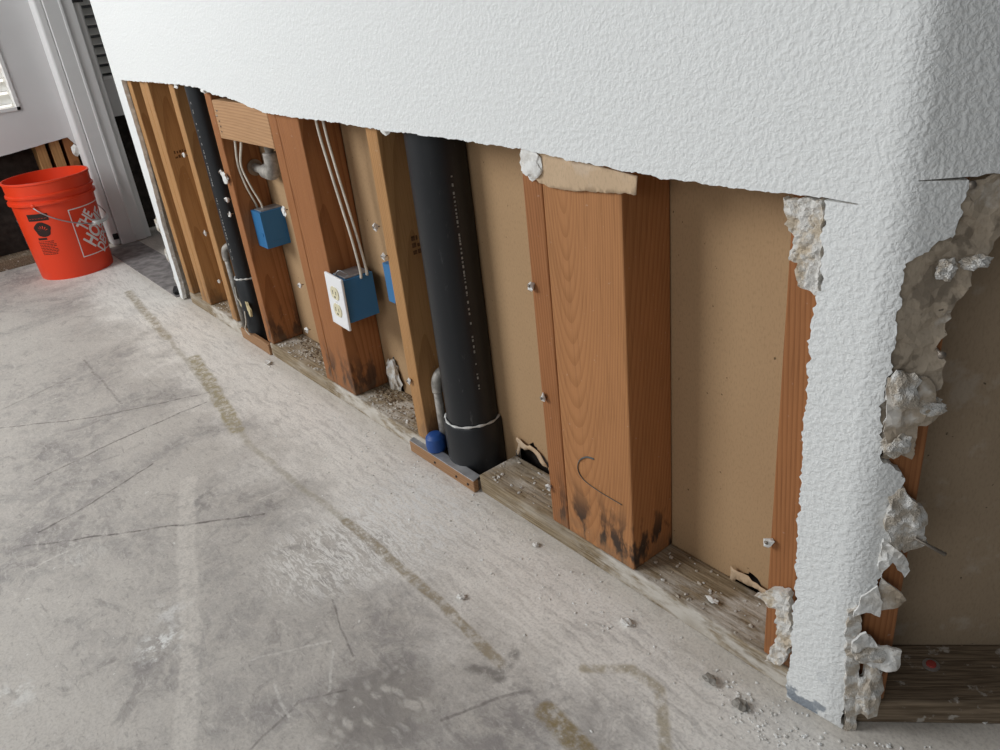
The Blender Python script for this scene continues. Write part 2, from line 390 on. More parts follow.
# pale smears and scrubbed swirls
swirl = n.step(n.noise(n.mapping(pw, rot=(0, 0, 0.5), scale=(1, 6, 1)), 26, 6, 0.7, 1.4), 0.47, 0.56)
def patch(c, u, v, r0, r1, col, k, tex):
    d = n.vmath('LENGTH', n.vmath('SUBTRACT', pw, (*P(u, v), 0)))
    return n.mix(n.math('MULTIPLY', n.math('MULTIPLY', n.step(d, r0, r1, 1.0, 0.0), tex), k), c, col)
c = patch(c, 405, 520, 0.07, 0.20, (0.86, 0.85, 0.83), 0.9, swirl)
c = patch(c, 330, 555, 0.05, 0.16, (0.84, 0.82, 0.79), 0.8, swirl)
blot = n.step(n.noise(pos, 38, 6, 0.65), 0.48, 0.58)
c = patch(c, 160, 645, 0.01, 0.055, (0.80, 0.80, 0.78), 0.9, blot)
c = patch(c, 175, 610, 0.01, 0.05, (0.72, 0.71, 0.69), 0.6, blot)
c = patch(c, 15, 695, 0.01, 0.05, (0.74, 0.73, 0.70), 0.6, blot)
c = patch(c, 85, 555, 0.01, 0.05, (0.68, 0.67, 0.64), 0.5, swirl)
marb = n.step(n.voronoi(n.mapping(n.vmath('ADD', pos, n.vmath('SCALE', wv, scale=0.05)), rot=(0, 0, 0.6), scale=(1, 2.2, 1)), 34), 0.2, 0.55)
c = patch(c, 375, 705, 0.04, 0.11, (0.20, 0.18, 0.165), 0.6, marb)
c = patch(c, 200, 500, 0.02, 0.07, (0.22, 0.205, 0.20), 0.6, blot)
c = patch(c, 520, 715, 0.03, 0.12, (0.30, 0.275, 0.265), 0.6, blot)
c = patch(c, 610, 725, 0.02, 0.08, (0.27, 0.25, 0.245), 0.5, n.step(fine, 0.4, 0.6))
c = line(c, [(188, 480), (186, 560), (190, 640), (184, 750)], 0.012, 0.020, (0.66, 0.62, 0.57), 0.8)
c = line(c, [(700, 650), (1000, 760)], 0.02, 0.06, (0.62, 0.58, 0.52), 0.6, pw)
# old glue lines and rust brown streaks
tan = (0.33, 0.265, 0.15)
c = line(c, [(128, 292), (168, 338)], 0.006, 0.02, (0.34, 0.28, 0.18), 0.8)
c = line(c, [(193, 358), (214, 390), (238, 430)], 0.012, 0.022, (0.345, 0.29, 0.165), 0.9)
c = line(c, [(168, 338), (255, 450), (345, 522)], 0.003, 0.010, (0.37, 0.33, 0.25), 0.6)
c = line(c, [(345, 522), (440, 600), (500, 665)], 0.006, 0.011, (0.31, 0.25, 0.16), 0.8)
c = line(c, [(548, 712), (592, 760)], 0.012, 0.02, (0.27, 0.20, 0.085), 0.9)
c = line(c, [(585, 668), (632, 668), (660, 690), (668, 760)], 0.004, 0.012, (0.42, 0.36, 0.25), 0.8)
c = line(c, [(470, 668), (500, 676), (515, 655)], 0.004, 0.014, (0.15, 0.135, 0.125), 0.7)
# saw marks and scratches
dk = (0.10, 0.085, 0.08)
for pts, w_, k in (([(0, 428), (90, 418), (212, 392)], .0025, .7), ([(36, 480), (140, 430), (206, 402)], .003, .7), ([(40, 532), (110, 492), (152, 464)], .0025, .75),
                ([(24, 547), (140, 530), (262, 515)], .0025, .8), ([(84, 360), (120, 402)], .003, .45), ([(0, 410), (70, 378)], .003, .4),
                ([(250, 750), (300, 700), (345, 690)], .002, .5), ([(330, 600), (352, 655)], .0015, .6), ([(440, 720), (500, 697), (530, 690)], .0025, .5)):
    c = line(c, pts, w_*0.4, w_*1.6, dk, k)
for pts in (([(260, 500), (300, 480), (330, 455)]), ([(285, 600), (295, 575)]), ([(20, 575), (80, 545)]), ([(240, 663), (330, 640)]), ([(274, 685), (290, 715)]), ([(370, 560), (470, 520)]), ([(330, 690), (333, 650)])):
    c = line(c, pts, 0.001, 0.003, (0.72, 0.70, 0.66), 0.55)
speck = n.step(n.noise(pos, 75, 2), 0.735, 0.75)
c = n.mix(n.math('MULTIPLY', speck, 0.7), c, (0.76, 0.75, 0.72))
n.color(n.mix(n.math('MULTIPLY', n.step(grit, 0.4, 0.75), 0.3), c, (0.24, 0.22, 0.205)))
n.rough(n.math('MULTIPLY_ADD', fine, 0.35, 0.45))
n.bump(n.math('ADD', n.math('MULTIPLY', fine, 1.0), n.math('ADD', n.math('MULTIPLY', near, 0.5), n.math('MULTIPLY', grit, 0.25))), 0.35, 0.004)
M['concrete'] = n.m
bm = bmesh.new(); bm_box(bm, -6, 2.5, -4.5, 2.5, -0.1, 0.0)
tag(from_bm('floor', bm, 'concrete'), 'stained bare concrete slab with dust and old glue lines', kind='structure')

# ------------------------------------------------------------------ drywall of the opened wall (one skin, bent round both corners)
OUT = -0.0127; TH = 0.0122
P0 = Vector((-0.317, 0, 0)); A_ = Vector((0.70711, 0.70711, 0)); N_ = Vector((0.70711, -0.70711, 0))
R1 = 0.045; SA = -0.3117-R1*math.tan(math.pi/8); SB = SA+R1*math.pi/4
CB = Vector((SA+R1*math.sin(math.pi/4), OUT+R1-R1*math.cos(math.pi/4), 0)); UB = (CB-P0).dot(A_)
R0 = 0.02; SL = -2.672; SLL = SL-R0*math.pi/2
def su(u): return SB+(u-UB) if u >= UB-0.0134 else SB
def dw(s, z, d):
    if s < SLL: return Vector((SL-R0+d, OUT+R0+(SLL-s), z))
    if s < SL:
        a = (s-SL)/R0; return Vector((SL+(R0-d)*math.sin(a), OUT+R0-(R0-d)*math.cos(a), z))
    if s <= SA: return Vector((s, OUT+d, z))
    if s <= SB:
        a = (s-SA)/R1; return Vector((SA+(R1-d)*math.sin(a), OUT+R1-(R1-d)*math.cos(a), z))
    q = CB+A_*(s-SB)-N_*d; return Vector((q.x, q.y, z))
HT = 2.44
cutpx = [(121, 80), (160, 83), (180, 85), (200, 88), (214, 95), (228, 98), (243, 104), (262, 112), (290, 117), (325, 121), (362, 127), (403, 133), (460, 140), (520, 149), (570, 160), (630, 172), (700, 184), (760, 192), (822, 197)]
cut = [(p.x, p.z) for p in (onwall(u, v, OUT) for u, v in cutpx)]
left_strip = [(-2.650, 0.004)]+[(p.x, p.z) for p in (onwall(u, v, OUT) for u, v in ((180, 284), (171, 255), (162, 224), (153, 188), (140, 142)))]+[(cut[0][0], cut[0][1])]
colL = [(p.x, p.z) for p in (onwall(u, v, OUT) for u, v in ((822, 197), (824, 232), (820, 290), (809, 330), (808, 380), (803, 430), (801, 480), (797, 530), (796, 575), (791, 640), (787, 692)))]
out = []
out += [Vector((SLL-0.11, HT)), Vector((SLL-0.11, 0.006)), Vector((SLL, 0.004)), Vector((SL, 0.004))]
out += jag(left_strip, 0.0018, 0.008, 3)[0:-1]
out += jag(cut, 0.0012, 0.003, 5)[:-1]
# short saw overcut to the right of the hole
e = cut[-1]; out += [Vector(e), Vector((e[0]+0.036, e[1]-0.0015)), Vector((e[0]+0.034, e[1]-0.0026)), Vector((e[0]+0.002, e[1]-0.003))]
out += jag([(e[0]+0.002, e[1]-0.003)]+colL[1:]+[(colL[-1][0], 0.004)], 0.0026, 0.003, 8)[1:]
def sarc(u): return SB+(u-UB)
colR = [(sarc(0.004), 0.002), (sarc(0.003), 0.05), (sarc(0.001), 0.12), (sarc(0.004), 0.185), (sarc(0.012), 0.215), (sarc(0.024), 0.247), (sarc(0.03), 0.30), (sarc(0.026), 0.325), (sarc(0.033), 0.365),
        (sarc(0.028), 0.380), (sarc(0.008), 0.393), (sarc(0.003), 0.43), (sarc(0.002), 0.48), (sarc(0.006), 0.536), (sarc(0.004), 0.60), (sarc(0.018), 0.612), (sarc(0.043), 0.621), (sarc(0.043), 0.650), (sarc(0.046), 0.6705)]
out += jag(colR, 0.0026, 0.003, 11)
out += [Vector((sarc(0.006), 0.6725)), Vector((sarc(0.006), 0.6733)), Vector((sarc(0.046), 0.6735))]
out += jag([(sarc(0.046), 0.6735), (sarc(0.12), 0.672), (sarc(0.3), 0.68), (sarc(0.9), 0.69)], 0.002, 0.006, 12)[1:]
out += [Vector((sarc(0.9), HT))]
extra = [(SA+(SB-SA)*i/10, 0.01+j*0.03) for i in range(0, 11) for j in range(81)]+[(SLL+(SL-SLL)*i/6, 0.01+j*0.06) for i in range(0, 7) for j in range(40)]
# top edge needs the same columns so that the bends stay round
top = [Vector((SB-(SB-SA)*i/10, HT)) for i in range(0, 11)]+[Vector((SL-(SL-SLL)*i/6, HT)) for i in range(0, 7)]
wall = sheet('wall_right', out+top, dw, TH, ['paint', 'chalk'], extra=extra)
wall.data.polygons.foreach_set('use_smooth', [True]*len(wall.data.polygons))
try: wall.data.set_sharp_from_angle(angle=math.radians(25))
except Exception: pass
tag(wall, 'white textured drywall with its lower part cut away, rounded at the corner', kind='structure')

# ------------------------------------------------------------------ paper-faced back of the drywall on the other side of the wall
def backmap(s, z, d): return Vector((s, 0.0905+d, z))
def hole(x0, x1, h, seed):
    r = random.Random(seed); m = (x0+x1)/2
    return jag([(x0, 0.003), (x0+0.008, h*0.6), (m-0.01, h*0.8), (m+0.006, h), (x1-0.006, h*0.7), (x1, 0.003)], 0.004, 0.006, seed)
ol = [Vector((-2.6, 0.003))]
ol += hole(-1.485, -1.43, 0.12, 1)+hole(-1.035, -0.93, 0.088, 2)+hole(-0.55, -0.475, 0.068, 3)
ol += [Vector((-0.3555, 0.003)), Vector((-0.3555, HT)), Vector((-2.6, HT))]
tag(sheet('wall_back', ol, backmap, 0.012, ['kraft', 'gypsum']), 'brown paper back of the drywall on the far side of the studs', kind='structure')
bm = bmesh.new(); bm_box(bm, -2.6, -0.43, 0.118, 0.132, 0.0, 0.14); tag(from_bm('baseboard_back', bm, 'dark_board'), 'baseboard of the room behind the broken holes, coloured dark for the cavity shade', kind='structure')  # near-black colour stands in for the shade inside the cavity
def angmap(off): return lambda u, z, d: P0+A_*u+N_*(off-d)+Vector((0, 0, z))
o = sheet('wall_back_angle', [(0.037, 0.003), (1.0, 0.003), (1.0, HT), (0.037, HT)], angmap(-0.0905), 0.012, ['kraft_grey', 'gypsum'])
tag(o, 'scuffed brown paper back of the drywall inside the angled wall', kind='structure')

# ------------------------------------------------------------------ framing
SZ = 0.0385; D2 = 0.089
def nail(parent, px, y=0.0, seed=0, plaster=True):
    p = onwall(px[0], px[1], y)
    tip = Vector((p.x, y-0.009, p.z+0.002))
    o = tube('drywall_nail', [Vector((p.x, y+0.004, p.z)), tip, tip+Vector((0, -0.0012, 0))], [0.0012, 0.0012, 0.0030], 'nail', parent, 8)
    if plaster: lump('plaster_bit', Vector((p.x, y-0.005, p.z)), 0.0068, 'chalk', o, 1, 0.6, 2.0, seed, (1.0, 0.7, 1.1))
def stud(x0, x1, mat, label, nails=(), z0=SZ, z1=2.40, y0=0.0008, y1=D2, name='wall_stud', cat='stud', group='studs of the opened wall'):
    o = box(name, x0, x1, y0, y1, z0, z1, mat, None, 0.0025)
    tag(o, label, cat, group)
    for i, p in enumerate(nails): nail(o, p, y0, i+int(abs(x0)*100))
    return o
s0 = stud(-2.598, -2.562, 'fir_yellow', 'end stud half hidden behind the white corner strip')
s1a = stud(-2.478, -2.441, 'fir_yellow', 'left half of the doubled stud near the white corner strip', [(186, 155)])
s1 = stud(-2.440, -2.404, 'fir_yellow', 'right half of the doubled stud, with a dark ink stamp on its side')
s2 = stud(-2.229, -2.191, 'fir_yellow', 'thin yellow stud standing left of the thin black pipe', [(207, 233), (221, 281)])
s3 = stud(-1.980, -1.942, 'fir_red', 'reddish stud carrying the cable-fed blue box, right of the thin black pipe', [(223, 172), (229, 200), (232, 214)])
s4a = stud(-1.637, -1.599, 'fir_red', 'narrow stud against the left side of the post with the outlet')
s4 = stud(-1.598, -1.496, 'fir_red', 'square post carrying the white outlet, dark with mould at its foot', [(286, 210), (302, 285), (309, 330)], name='wall_post')
s5 = stud(-1.238, -1.201, 'fir_yellow', 'thin yellow stud standing left of the thick black pipe', [(378, 227), (386, 256), (411, 380)])
s6 = stud(-0.830, -0.791, 'fir_red', 'narrow stud against the left side of the wide post', [(534, 285), (546, 397), (551, 486)])
s7 = stud(-0.790, -0.648, 'fir_post', 'wide wooden post with a pencil mark and black mould at its foot', name='wall_post')
s8 = stud(-0.423, -0.384, 'fir_red', 'reddish stud along the left edge of the torn corner strip', [(771, 540)])
# a stud in the angled wall
bm = bmesh.new(); bm_box(bm, -0.019, 0.019, 0.0008, D2, SZ, 2.40, 0.0025)
s9 = from_bm('wall_stud', bm, 'fir_red', None, False, (0, 0, SZ)); s9.location = P0+A_*0.034+Vector((0, 0, SZ)); s9.rotation_euler = (0, 0, math.pi/4)
tag(s9, 'shaded stud behind the torn paper in the angled wall', 'stud', 'studs of the opened wall')
# pencil mark on the wide post
mk = [onwall(u, v, 0.0002) for u, v in ((594, 459), (586, 457), (579, 461), (578, 470), (584, 480), (597, 490), (610, 498), (622, 505))]
tag(tube('pencil_mark', mk, 0.0016, 'pencil', s7, 6, 6, 0.4), 'dark hooked pencil mark')
# ink stamps (illegible) on two studs' sides
def stamp(parent, x, y0, z0, rows, seed):
    r = random.Random(seed); bm = bmesh.new()
    for k in range(rows):
        y = y0
        while y < y0+0.042:
            wd = r.uniform(0.003, 0.008); bm_box(bm, x, x+0.0003, y, y+wd, z0-k*0.013, z0-k*0.013+r.uniform(0.005, 0.009)); y += wd+r.uniform(0.002, 0.004)
    from_bm('ink_stamp', bm, 'ink', parent, False, (x, y0, z0))
stamp(s1, -2.4039, 0.02, 0.50, 2, 1)
stamp(s5, -1.2009, 0.035, 0.45, 3, 2)
# blocking between two studs
blk = box('fire_block', -1.941, -1.638, 0.0008, 0.038, 0.583, 0.671, 'fir_block', None, 0.0025)
tag(blk, 'short pale horizontal block with a knot, nailed between two studs', 'block')
bm = bmesh.new(); r = random.Random(5)
for k in range(5): bm_tube(bm, [(-1.93+r.uniform(0, .012), -0.0008, 0.60+k*0.012), (-1.93+r.uniform(0, .012), 0.004, 0.60+k*0.012)], 0.0022, 6)
from_bm('nail_head', bm, 'nail', blk, False, (-1.93, 0, 0.6))

# bottom plates
def sill(x0, x1, mat, label, y0=-0.001):
    o = box('sill_plate', x0, x1, y0, 0.0895, 0.0, 0.038, mat, None, 0.003); tag(o, label, 'sill plate', 'bottom plates of the opened wall'); return o
sill(-1.032, -0.372, 'sill_wood', 'weathered bottom plate under the wide post, running to the torn corner')
sill(-1.965, -1.200, 'sill_wood', 'dusty bottom plate under the outlet post, left of the thick black pipe')
sill(-2.60, -2.165, 'sill_wood', 'dusty bottom plate at the far end beside the white corner strip')
st = box('split_strip', -1.256, -1.036, -0.013, -0.0015, 0.0, 0.026, 'strip_wood', None, 0.002)
tag(st, 'thin rusty brown strip along the floor in front of the thick black pipe', 'strip', 'split strips in the plate notches')
box('top_flashing', -1.256, -1.037, -0.0125, 0.006, 0.0262, 0.0285, 'metal_grey', st, 0.0006, Matrix.Rotation(0.25, 3, 'X'))
for u, v in ((434, 456), (456, 473), (468, 483)):
    p = onwall(u, v, -0.013); tube('nail_head', [Vector((p.x, -0.0145, 0.012)), Vector((p.x, -0.011, 0.012))], 0.0024, 'black_slot', st, 8)
st2 = box('split_strip', -2.160, -1.968, -0.006, 0.006, 0.0, 0.032, 'strip_wood', None, 0.002)
tag(st2, 'thin brown strip along the floor in front of the thin black pipe', 'strip', 'split strips in the plate notches')
bm = bmesh.new(); bm_box(bm, -0.05, 0.95, -0.001, 0.0895, 0, 0.038, 0.003)
o = from_bm('sill_plate', bm, 'sill_dark', None, False, (0, 0, 0)); o.location = P0+A_*0.063; o.rotation_euler = (0, 0, math.pi/4)
tag(o, 'dark dirty bottom plate of the angled wall with a red tag', 'sill plate', 'bottom plates of the opened wall')
tp = onfloor(931, 665, 0.0385)
lathe('anchor_washer', [(0.0005, 0.0), (0.010, 0.0), (0.010, 0.0016), (0.0005, 0.0016)], tp.x, tp.y, 'metal_grey', o, 20, 0.038)
lathe('red_cap', [(0.0005, 0.0), (0.006, 0.0), (0.0055, 0.002), (0.0005, 0.0026)], tp.x, tp.y, 'red_tag', o, 16, 0.0397)

# ------------------------------------------------------------------ pipes
def dashes(parent, cx, cy, r, ang, z0, z1, seed, w=0.003, gap=0.7):
    rr = random.Random(seed); bm = bmesh.new(); z = z0
    while z < z1:
        h = rr.uniform(0.002, 0.006)
        if rr.random() < gap:
            q = []
            for da in (-w/r/2, w/r/2):
                a = ang+da; q.append((cx+math.cos(a)*(r+0.0004), cy+math.sin(a)*(r+0.0004)))
            vs = [bm.verts.new((q[0][0], q[0][1], z)), bm.verts.new((q[1][0], q[1][1], z)), bm.verts.new((q[1][0], q[1][1], z+h)), bm.verts.new((q[0][0], q[0][1], z+h))]
            bm.faces.new(vs)
        z += h+rr.uniform(0.001, 0.005)
    bmesh.ops.solidify(bm, geom=bm.faces[:], thickness=0.0003)
    tag(from_bm('printed_line', bm, 'pipe_print', parent, False, (cx, cy, z0)), kind='stuff')
def drain(cx, cy, r, rh, zh, label, ang, seed, zp0, zp1):
    t = empty('drain_pipe', (cx, cy, 0)); tag(t, label, 'pipe', 'black plastic drain pipes')
    lathe('pipe', [(r, 0.0), (r, 2.35)], cx, cy, 'abs', t, 48, 0.01)
    lathe('coupling', [(r+0.0006, 0.0), (rh, 0.0), (rh, zh-0.003), (rh-0.002, zh), (r+0.0006, zh)], cx, cy, 'abs', t, 48, 0.001)
    bm = bmesh.new(); R_ = r+0.0025
    pts = [(cx+math.cos(a)*R_, cy+math.sin(a)*R_, zh+0.002+0.0012*math.sin(3*a+seed)) for a in [2*math.pi*k/48 for k in range(48)]]
    pts += pts[:1]; bm_tube(bm, pts, [0.0022+0.0009*math.sin(k*1.7) for k in range(49)], 8, cap=False)
    bmesh.ops.recalc_face_normals(bm, faces=bm.faces)
    from_bm('glue_ring', bm, 'glue', t, True, (cx, cy, zh))
    dashes(t, cx, cy, r, ang, zp0, zp1, seed)
    return t
drain(-1.110, 0.055, 0.0498, 0.0574, 0.112, 'thick black drain pipe with a white glue ring near the floor', math.radians(-12), 3, 0.19, 0.58)
drain(-2.100, 0.028, 0.0275, 0.032, 0.19, 'thin black drain pipe at the far end of the opened wall', math.radians(-72), 4, 0.25, 0.66)
# galvanised pipes
t = empty('water_pipe', (-1.178, 0.026, 0.0)); tag(t, 'grey steel pipe bending behind the thick black pipe above a blue cap', 'pipe', 'grey steel water pipes')
tube('pipe', [(-1.178, 0.026, 0.03), (-1.180, 0.027, 0.1), (-1.181, 0.028, 0.158)], 0.0085, 'galvanized', t, 14)
tube('elbow', [(-1.181, 0.028, 0.150), (-1.181, 0.029, 0.170), (-1.181, 0.036, 0.183), (-1.181, 0.048, 0.188), (-1.181, 0.076, 0.188)], 0.0105, 'galvanized', t, 14, 5)
cap = lathe('pipe_cap', [(0.0005, 0.0), (0.019, 0.0), (0.021, 0.01), (0.0195, 0.028), (0.014, 0.034), (0.010, 0.036), (0.0005, 0.036)], -1.181, 0.006, 'blue_cap', t, 24, 0.029)
t = empty('water_pipe', (-2.150, 0.012, 0.0)); tag(t, 'slim grey steel pipe hooked beside the thin black pipe', 'pipe', 'grey steel water pipes')
tube('pipe', [(-2.150, 0.006, 0.03), (-2.152, 0.006, 0.15), (-2.153, 0.006, 0.245)], 0.0075, 'galvanized', t, 12)
tube('elbow', [(-2.153, 0.006, 0.235), (-2.153, 0.006, 0.256), (-2.149, 0.012, 0.270), (-2.140, 0.03, 0.276), (-2.138, 0.06, 0.277)], 0.0100, 'galvanized', t, 12, 5)
t = empty('pipe_elbow', (-1.835, 0.06, 0.47)); tag(t, 'grey steel elbow fitting just below the wooden block', 'pipe elbow', 'grey steel water pipes')
tube('pipe', [(-1.941, 0.066, 0.500), (-1.840, 0.062, 0.498)], 0.0105, 'galvanized', t, 14)
tube('elbow', [(-1.872, 0.063, 0.499), (-1.845, 0.062, 0.498), (-1.826, 0.061, 0.502), (-1.817, 0.061, 0.520), (-1.816, 0.061, 0.548)], 0.0175, 'galvanized', t, 16, 5)
tube('riser', [(-1.816, 0.061, 0.545), (-1.816, 0.061, 1.0)], 0.0105, 'galvanized', t, 14)
lathe('pipe_flange', [(0.0005, 0), (0.02, 0), (0.02, 0.003), (0.0005, 0.003)], 0, 0, 'nail', None, 20)
fl = [o for o in bpy.data.objects if o.name.startswith('pipe_flange')][0]; fl.rotation_euler = (0, math.pi/2, 0); fl.location = (-1.9415, 0.066, 0.500); fl.parent = t; fl.matrix_parent_inverse = parent_world(t).inverted()
# yellow fibre scrap and wire by the thin pipe
tag(sheet('insulation_scrap', jag([(0, 0), (0.075, -0.012), (0.08, 0.012), (0.03, 0.022), (0, 0.018), (0, 0)], 0.002, 0.006, 2)[:-1],
          lambda s, z, d: Vector((-2.115+s, -0.003+d*1.5+0.005*math.sin(s*60), 0.108+z)), 0.004, ['insul']), 'yellow scrap of fibre jammed beside the thin black pipe', 'scrap')
tag(tube('loose_wire', [(-2.09, -0.004, 0.10), (-2.085, -0.01, 0.07), (-2.10, -0.012, 0.045), (-2.075, -0.012, 0.034)], 0.0016, 'cable', None, 6, 6), 'pale loose wire end hanging at the foot of the thin black pipe', 'wire')
tag(tube('loose_wire', [(-2.12, -0.003, 0.165), (-2.118, -0.006, 0.135), (-2.105, -0.006, 0.128), (-2.10, -0.004, 0.115)], 0.0014, 'cable', None, 6, 6), 'thin grey wire dangling in front of the thin black pipe', 'wire')

# ------------------------------------------------------------------ electrical boxes and cables
def open_box(name, x0, x1, y0, y1, z0, z1, mat, parent, open_front=True, th=0.002):
    bm = bmesh.new()
    bm_box(bm, x0, x0+th, y0, y1, z0, z1); bm_box(bm, x1-th, x1, y0, y1, z0, z1)
    bm_box(bm, x0+th, x1-th, y0, y1, z0, z0+th); bm_box(bm, x0+th, x1-th, y0, y1, z1-th, z1); bm_box(bm, x0+th, x1-th, y1-th, y1, z0+th, z1-th)
    if not open_front: bm_box(bm, x0+th, x1-th, y0, y0+th, z0+th, z1-th)
    return from_bm(name, bm, mat, parent, False, ((x0+x1)/2, y0, z0))
t = empty('junction_box', (-1.912, 0.03, 0.308)); tag(t, 'blue plastic box on a stud, fed by two cables from the block above', 'electrical box', 'blue electrical boxes')
open_box('box_body', -1.940, -1.884, 0.028, 0.096, 0.310, 0.402, 'blue', t, False)
box('nail_tab', -1.905, -1.893, 0.0265, 0.0285, 0.340, 0.348, 'blue', t, 0.0005); box('clamp_tab', -1.93, -1.89, 0.034, 0.09, 0.402, 0.405, 'metal_grey', t, 0.0008)
box('knockout', -1.8842, -1.8832, 0.045, 0.075, 0.322, 0.325, 'blue', t, 0.0003)
def cable(pts, label, r=0.0038):
    o = tube('cable', pts, r, 'cable', None, 10, 8, 0.65); tag(o, label, 'cable', 'pale electrical cables'); return o
cable([Vector((-1.925, 0.030, 0.60)), onwall(235, 142, 0.022), onwall(238, 165, 0.024), onwall(246, 186, 0.03), onwall(257, 208, 0.046)+Vector((0, 0, .008)), onwall(258, 214, 0.050)], 'left cable of the pair from the wooden block to the blue box')
cable([Vector((-1.900, 0.032, 0.60)), onwall(241, 143, 0.024), onwall(241, 165, 0.028), onwall(250, 185, 0.036), onwall(262, 207, 0.05)+Vector((0, 0, .008)), onwall(263, 213, 0.056)], 'right cable of the pair from the wooden block to the blue box')
cable([onwall(316, 121, 0.018)+Vector((-0.005, 0, 0.15)), onwall(316, 121, 0.018), onwall(327, 160, 0.022), onwall(341, 205, 0.028), onwall(352, 240, 0.032), onwall(360, 270, 0.036), onwall(361, 278, 0.036)], 'left cable of the pair running down to the white outlet')
cable([onwall(323, 121, 0.024)+Vector((-0.005, 0, 0.15)), onwall(323, 121, 0.024), onwall(335, 165, 0.030), onwall(348, 207, 0.038), onwall(359, 243, 0.044), onwall(366, 268, 0.050), onwall(367, 275, 0.050)], 'right cable of the pair running down to the white outlet')
t = empty('power_outlet', (-1.457, 0.0, 0.235)); tag(t, 'white duplex outlet plate on a blue box fixed to the square post', 'outlet')
open_box('box_body', -1.494, -1.432, -0.004, 0.066, 0.240, 0.334, 'blue', t, False)
box('clamp_tab', -1.488, -1.437, 0.004, 0.06, 0.334, 0.338, 'metal_grey', t, 0.001)
tube('earth_wire', [(-1.47, -0.002, 0.334), (-1.462, 0.004, 0.348), (-1.452, 0.012, 0.345), (-1.448, 0.02, 0.336)], 0.0015, 'metal_grey', t, 6, 6)
rotp = Matrix.Rotation(math.radians(3.5), 3, 'Y'); pc = Vector((-1.4575, -0.012, 0.2865))
def onplate(bm):
    bmesh.ops.rotate(bm, verts=bm.verts, cent=pc, matrix=rotp)
bm = bmesh.new(); bm_box(bm, pc.x-0.036, pc.x+0.036, -0.0155, -0.0095, pc.z-0.0585, pc.z+0.0585, 0.0022); onplate(bm)
cp = from_bm('cover_plate', bm, 'cover_white', t, False, pc)
for dz in (0.0195, -0.0195):
    bm = bmesh.new(); bmesh.ops.create_cone(bm, cap_ends=True, segments=32, radius1=0.0172, radius2=0.0165, depth=0.002, matrix=Matrix.Rotation(math.pi/2, 4, 'X'))
    for v in bm.verts: v.co.z = max(-0.0138, min(0.0138, v.co.z))
    bmesh.ops.translate(bm, verts=bm.verts, vec=(pc.x, -0.0162, pc.z+dz)); onplate(bm)
    rc = from_bm('receptacle', bm, 'ivory', cp, False, (pc.x, -0.016, pc.z+dz))
    for dx, hh, ww in ((-0.0064, 0.009, 0.0019), (0.0064, 0.0075, 0.0019), (0.0, 0.0045, 0.0045)):
        oz = -0.0085 if dx == 0 else 0.0015
        bm = bmesh.new(); bm_box(bm, pc.x+dx-ww/2, pc.x+dx+ww/2, -0.01745, -0.0168, pc.z+dz+oz-hh/2, pc.z+dz+oz+hh/2); onplate(bm)
        from_bm('slot', bm, 'black_slot', cp, False, (pc.x+dx, -0.017, pc.z+dz))
bm = bmesh.new(); bmesh.ops.create_cone(bm, cap_ends=True, segments=16, radius1=0.003, radius2=0.0024, depth=0.0014, matrix=Matrix.Rotation(math.pi/2, 4, 'X'))
bmesh.ops.translate(bm, verts=bm.verts, vec=(pc.x, -0.016, pc.z)); onplate(bm); from_bm('screw', bm, 'cover_white', cp, False, pc)
t = empty('junction_box', (-1.256, 0.012, 0.33)); tag(t, 'blue plastic box half hidden behind the thin stud by the thick pipe', 'electrical box', 'blue electrical boxes')
open_box('box_body', -1.281, -1.2388, 0.012, 0.072, 0.322, 0.400, 'blue', t, False)
box('nail_tab', -1.2555, -1.2465, 0.0105, 0.0125, 0.318, 0.326, 'black_slot', t, 0.0005)
cable([(-1.262, 0.03, 0.80), (-1.259, 0.022, 0.50), (-1.256, 0.018, 0.44), (-1.252, 0.024, 0.395)], 'short cable entering the half hidden blue box', 0.0026)

# ------------------------------------------------------------------ torn paper and gypsum remnants
def crumple(base, amp, fr, seed):
    def f(s, z, d):
        p = base(s, z, d); q = noise.noise(Vector((s*fr, z*fr, seed*2.3)))+0.6*noise.noise(Vector((s*fr*2.4, z*fr*2.4, seed*1.3+5)))
        return p+base_n(base)*(amp*q)
    return f
def base_n(base):
    a, b, c_ = base(0, 0, 0), base(0.01, 0, 0), base(0, 0.01, 0); nn = (b-a).cross(c_-a).normalized()
    return nn
def wmap(y): return lambda s, z, d: Vector((s, y+d, z))
def pxpoly(pts, y): return [(p.x, p.z) for p in (onwall(u, v, y) for u, v in pts)]
op = pxpoly([(528, 150), (543, 153), (590, 164), (637, 176), (636, 195)], -0.004)
lo = pxpoly([(636, 195), (606, 193), (570, 190), (549, 187), (540, 182), (530, 172), (528, 150)], -0.004)
o = sheet('paper_scrap', [Vector(p) for p in op[:-1]]+jag(lo, 0.0012, 0.004, 4)[:-1], crumple(wmap(-0.0045), 0.0012, 25, 2), 0.0012, ['torn_kraft'], res=0.008, smooth=True)
tag(o, 'strip of brown paper left across the top of the wide post', 'paper scrap', 'torn drywall remnants')
g = onwall(530, 163, -0.006); lump_o = lump('gypsum_chunk', Vector((g.x+0.002, -0.006, g.z-0.001)), 0.016, 'chalk', None, 3, 0.30, 1.8, 3, (1.35, 0.30, 1.2))
tag(lump_o, 'white gypsum crumb stuck to the left end of the brown paper strip', 'gypsum chunk', 'torn drywall remnants')
gp = pxpoly([(787, 196), (826, 198), (826, 240), (822, 292), (812, 290), (801, 283), (801, 262), (792, 258), (797, 235), (790, 222), (788, 205)], -0.004)
o = sheet('gypsum_chunk', jag(gp+gp[:1], 0.0022, 0.003, 6)[:-1], crumple(wmap(-0.0105), 0.0045, 120, 4), 0.0095, ['gypsum_pale'], res=0.0028)
tag(o, 'crumbling patch of white gypsum at the top of the stud by the corner', 'gypsum chunk', 'torn drywall remnants')
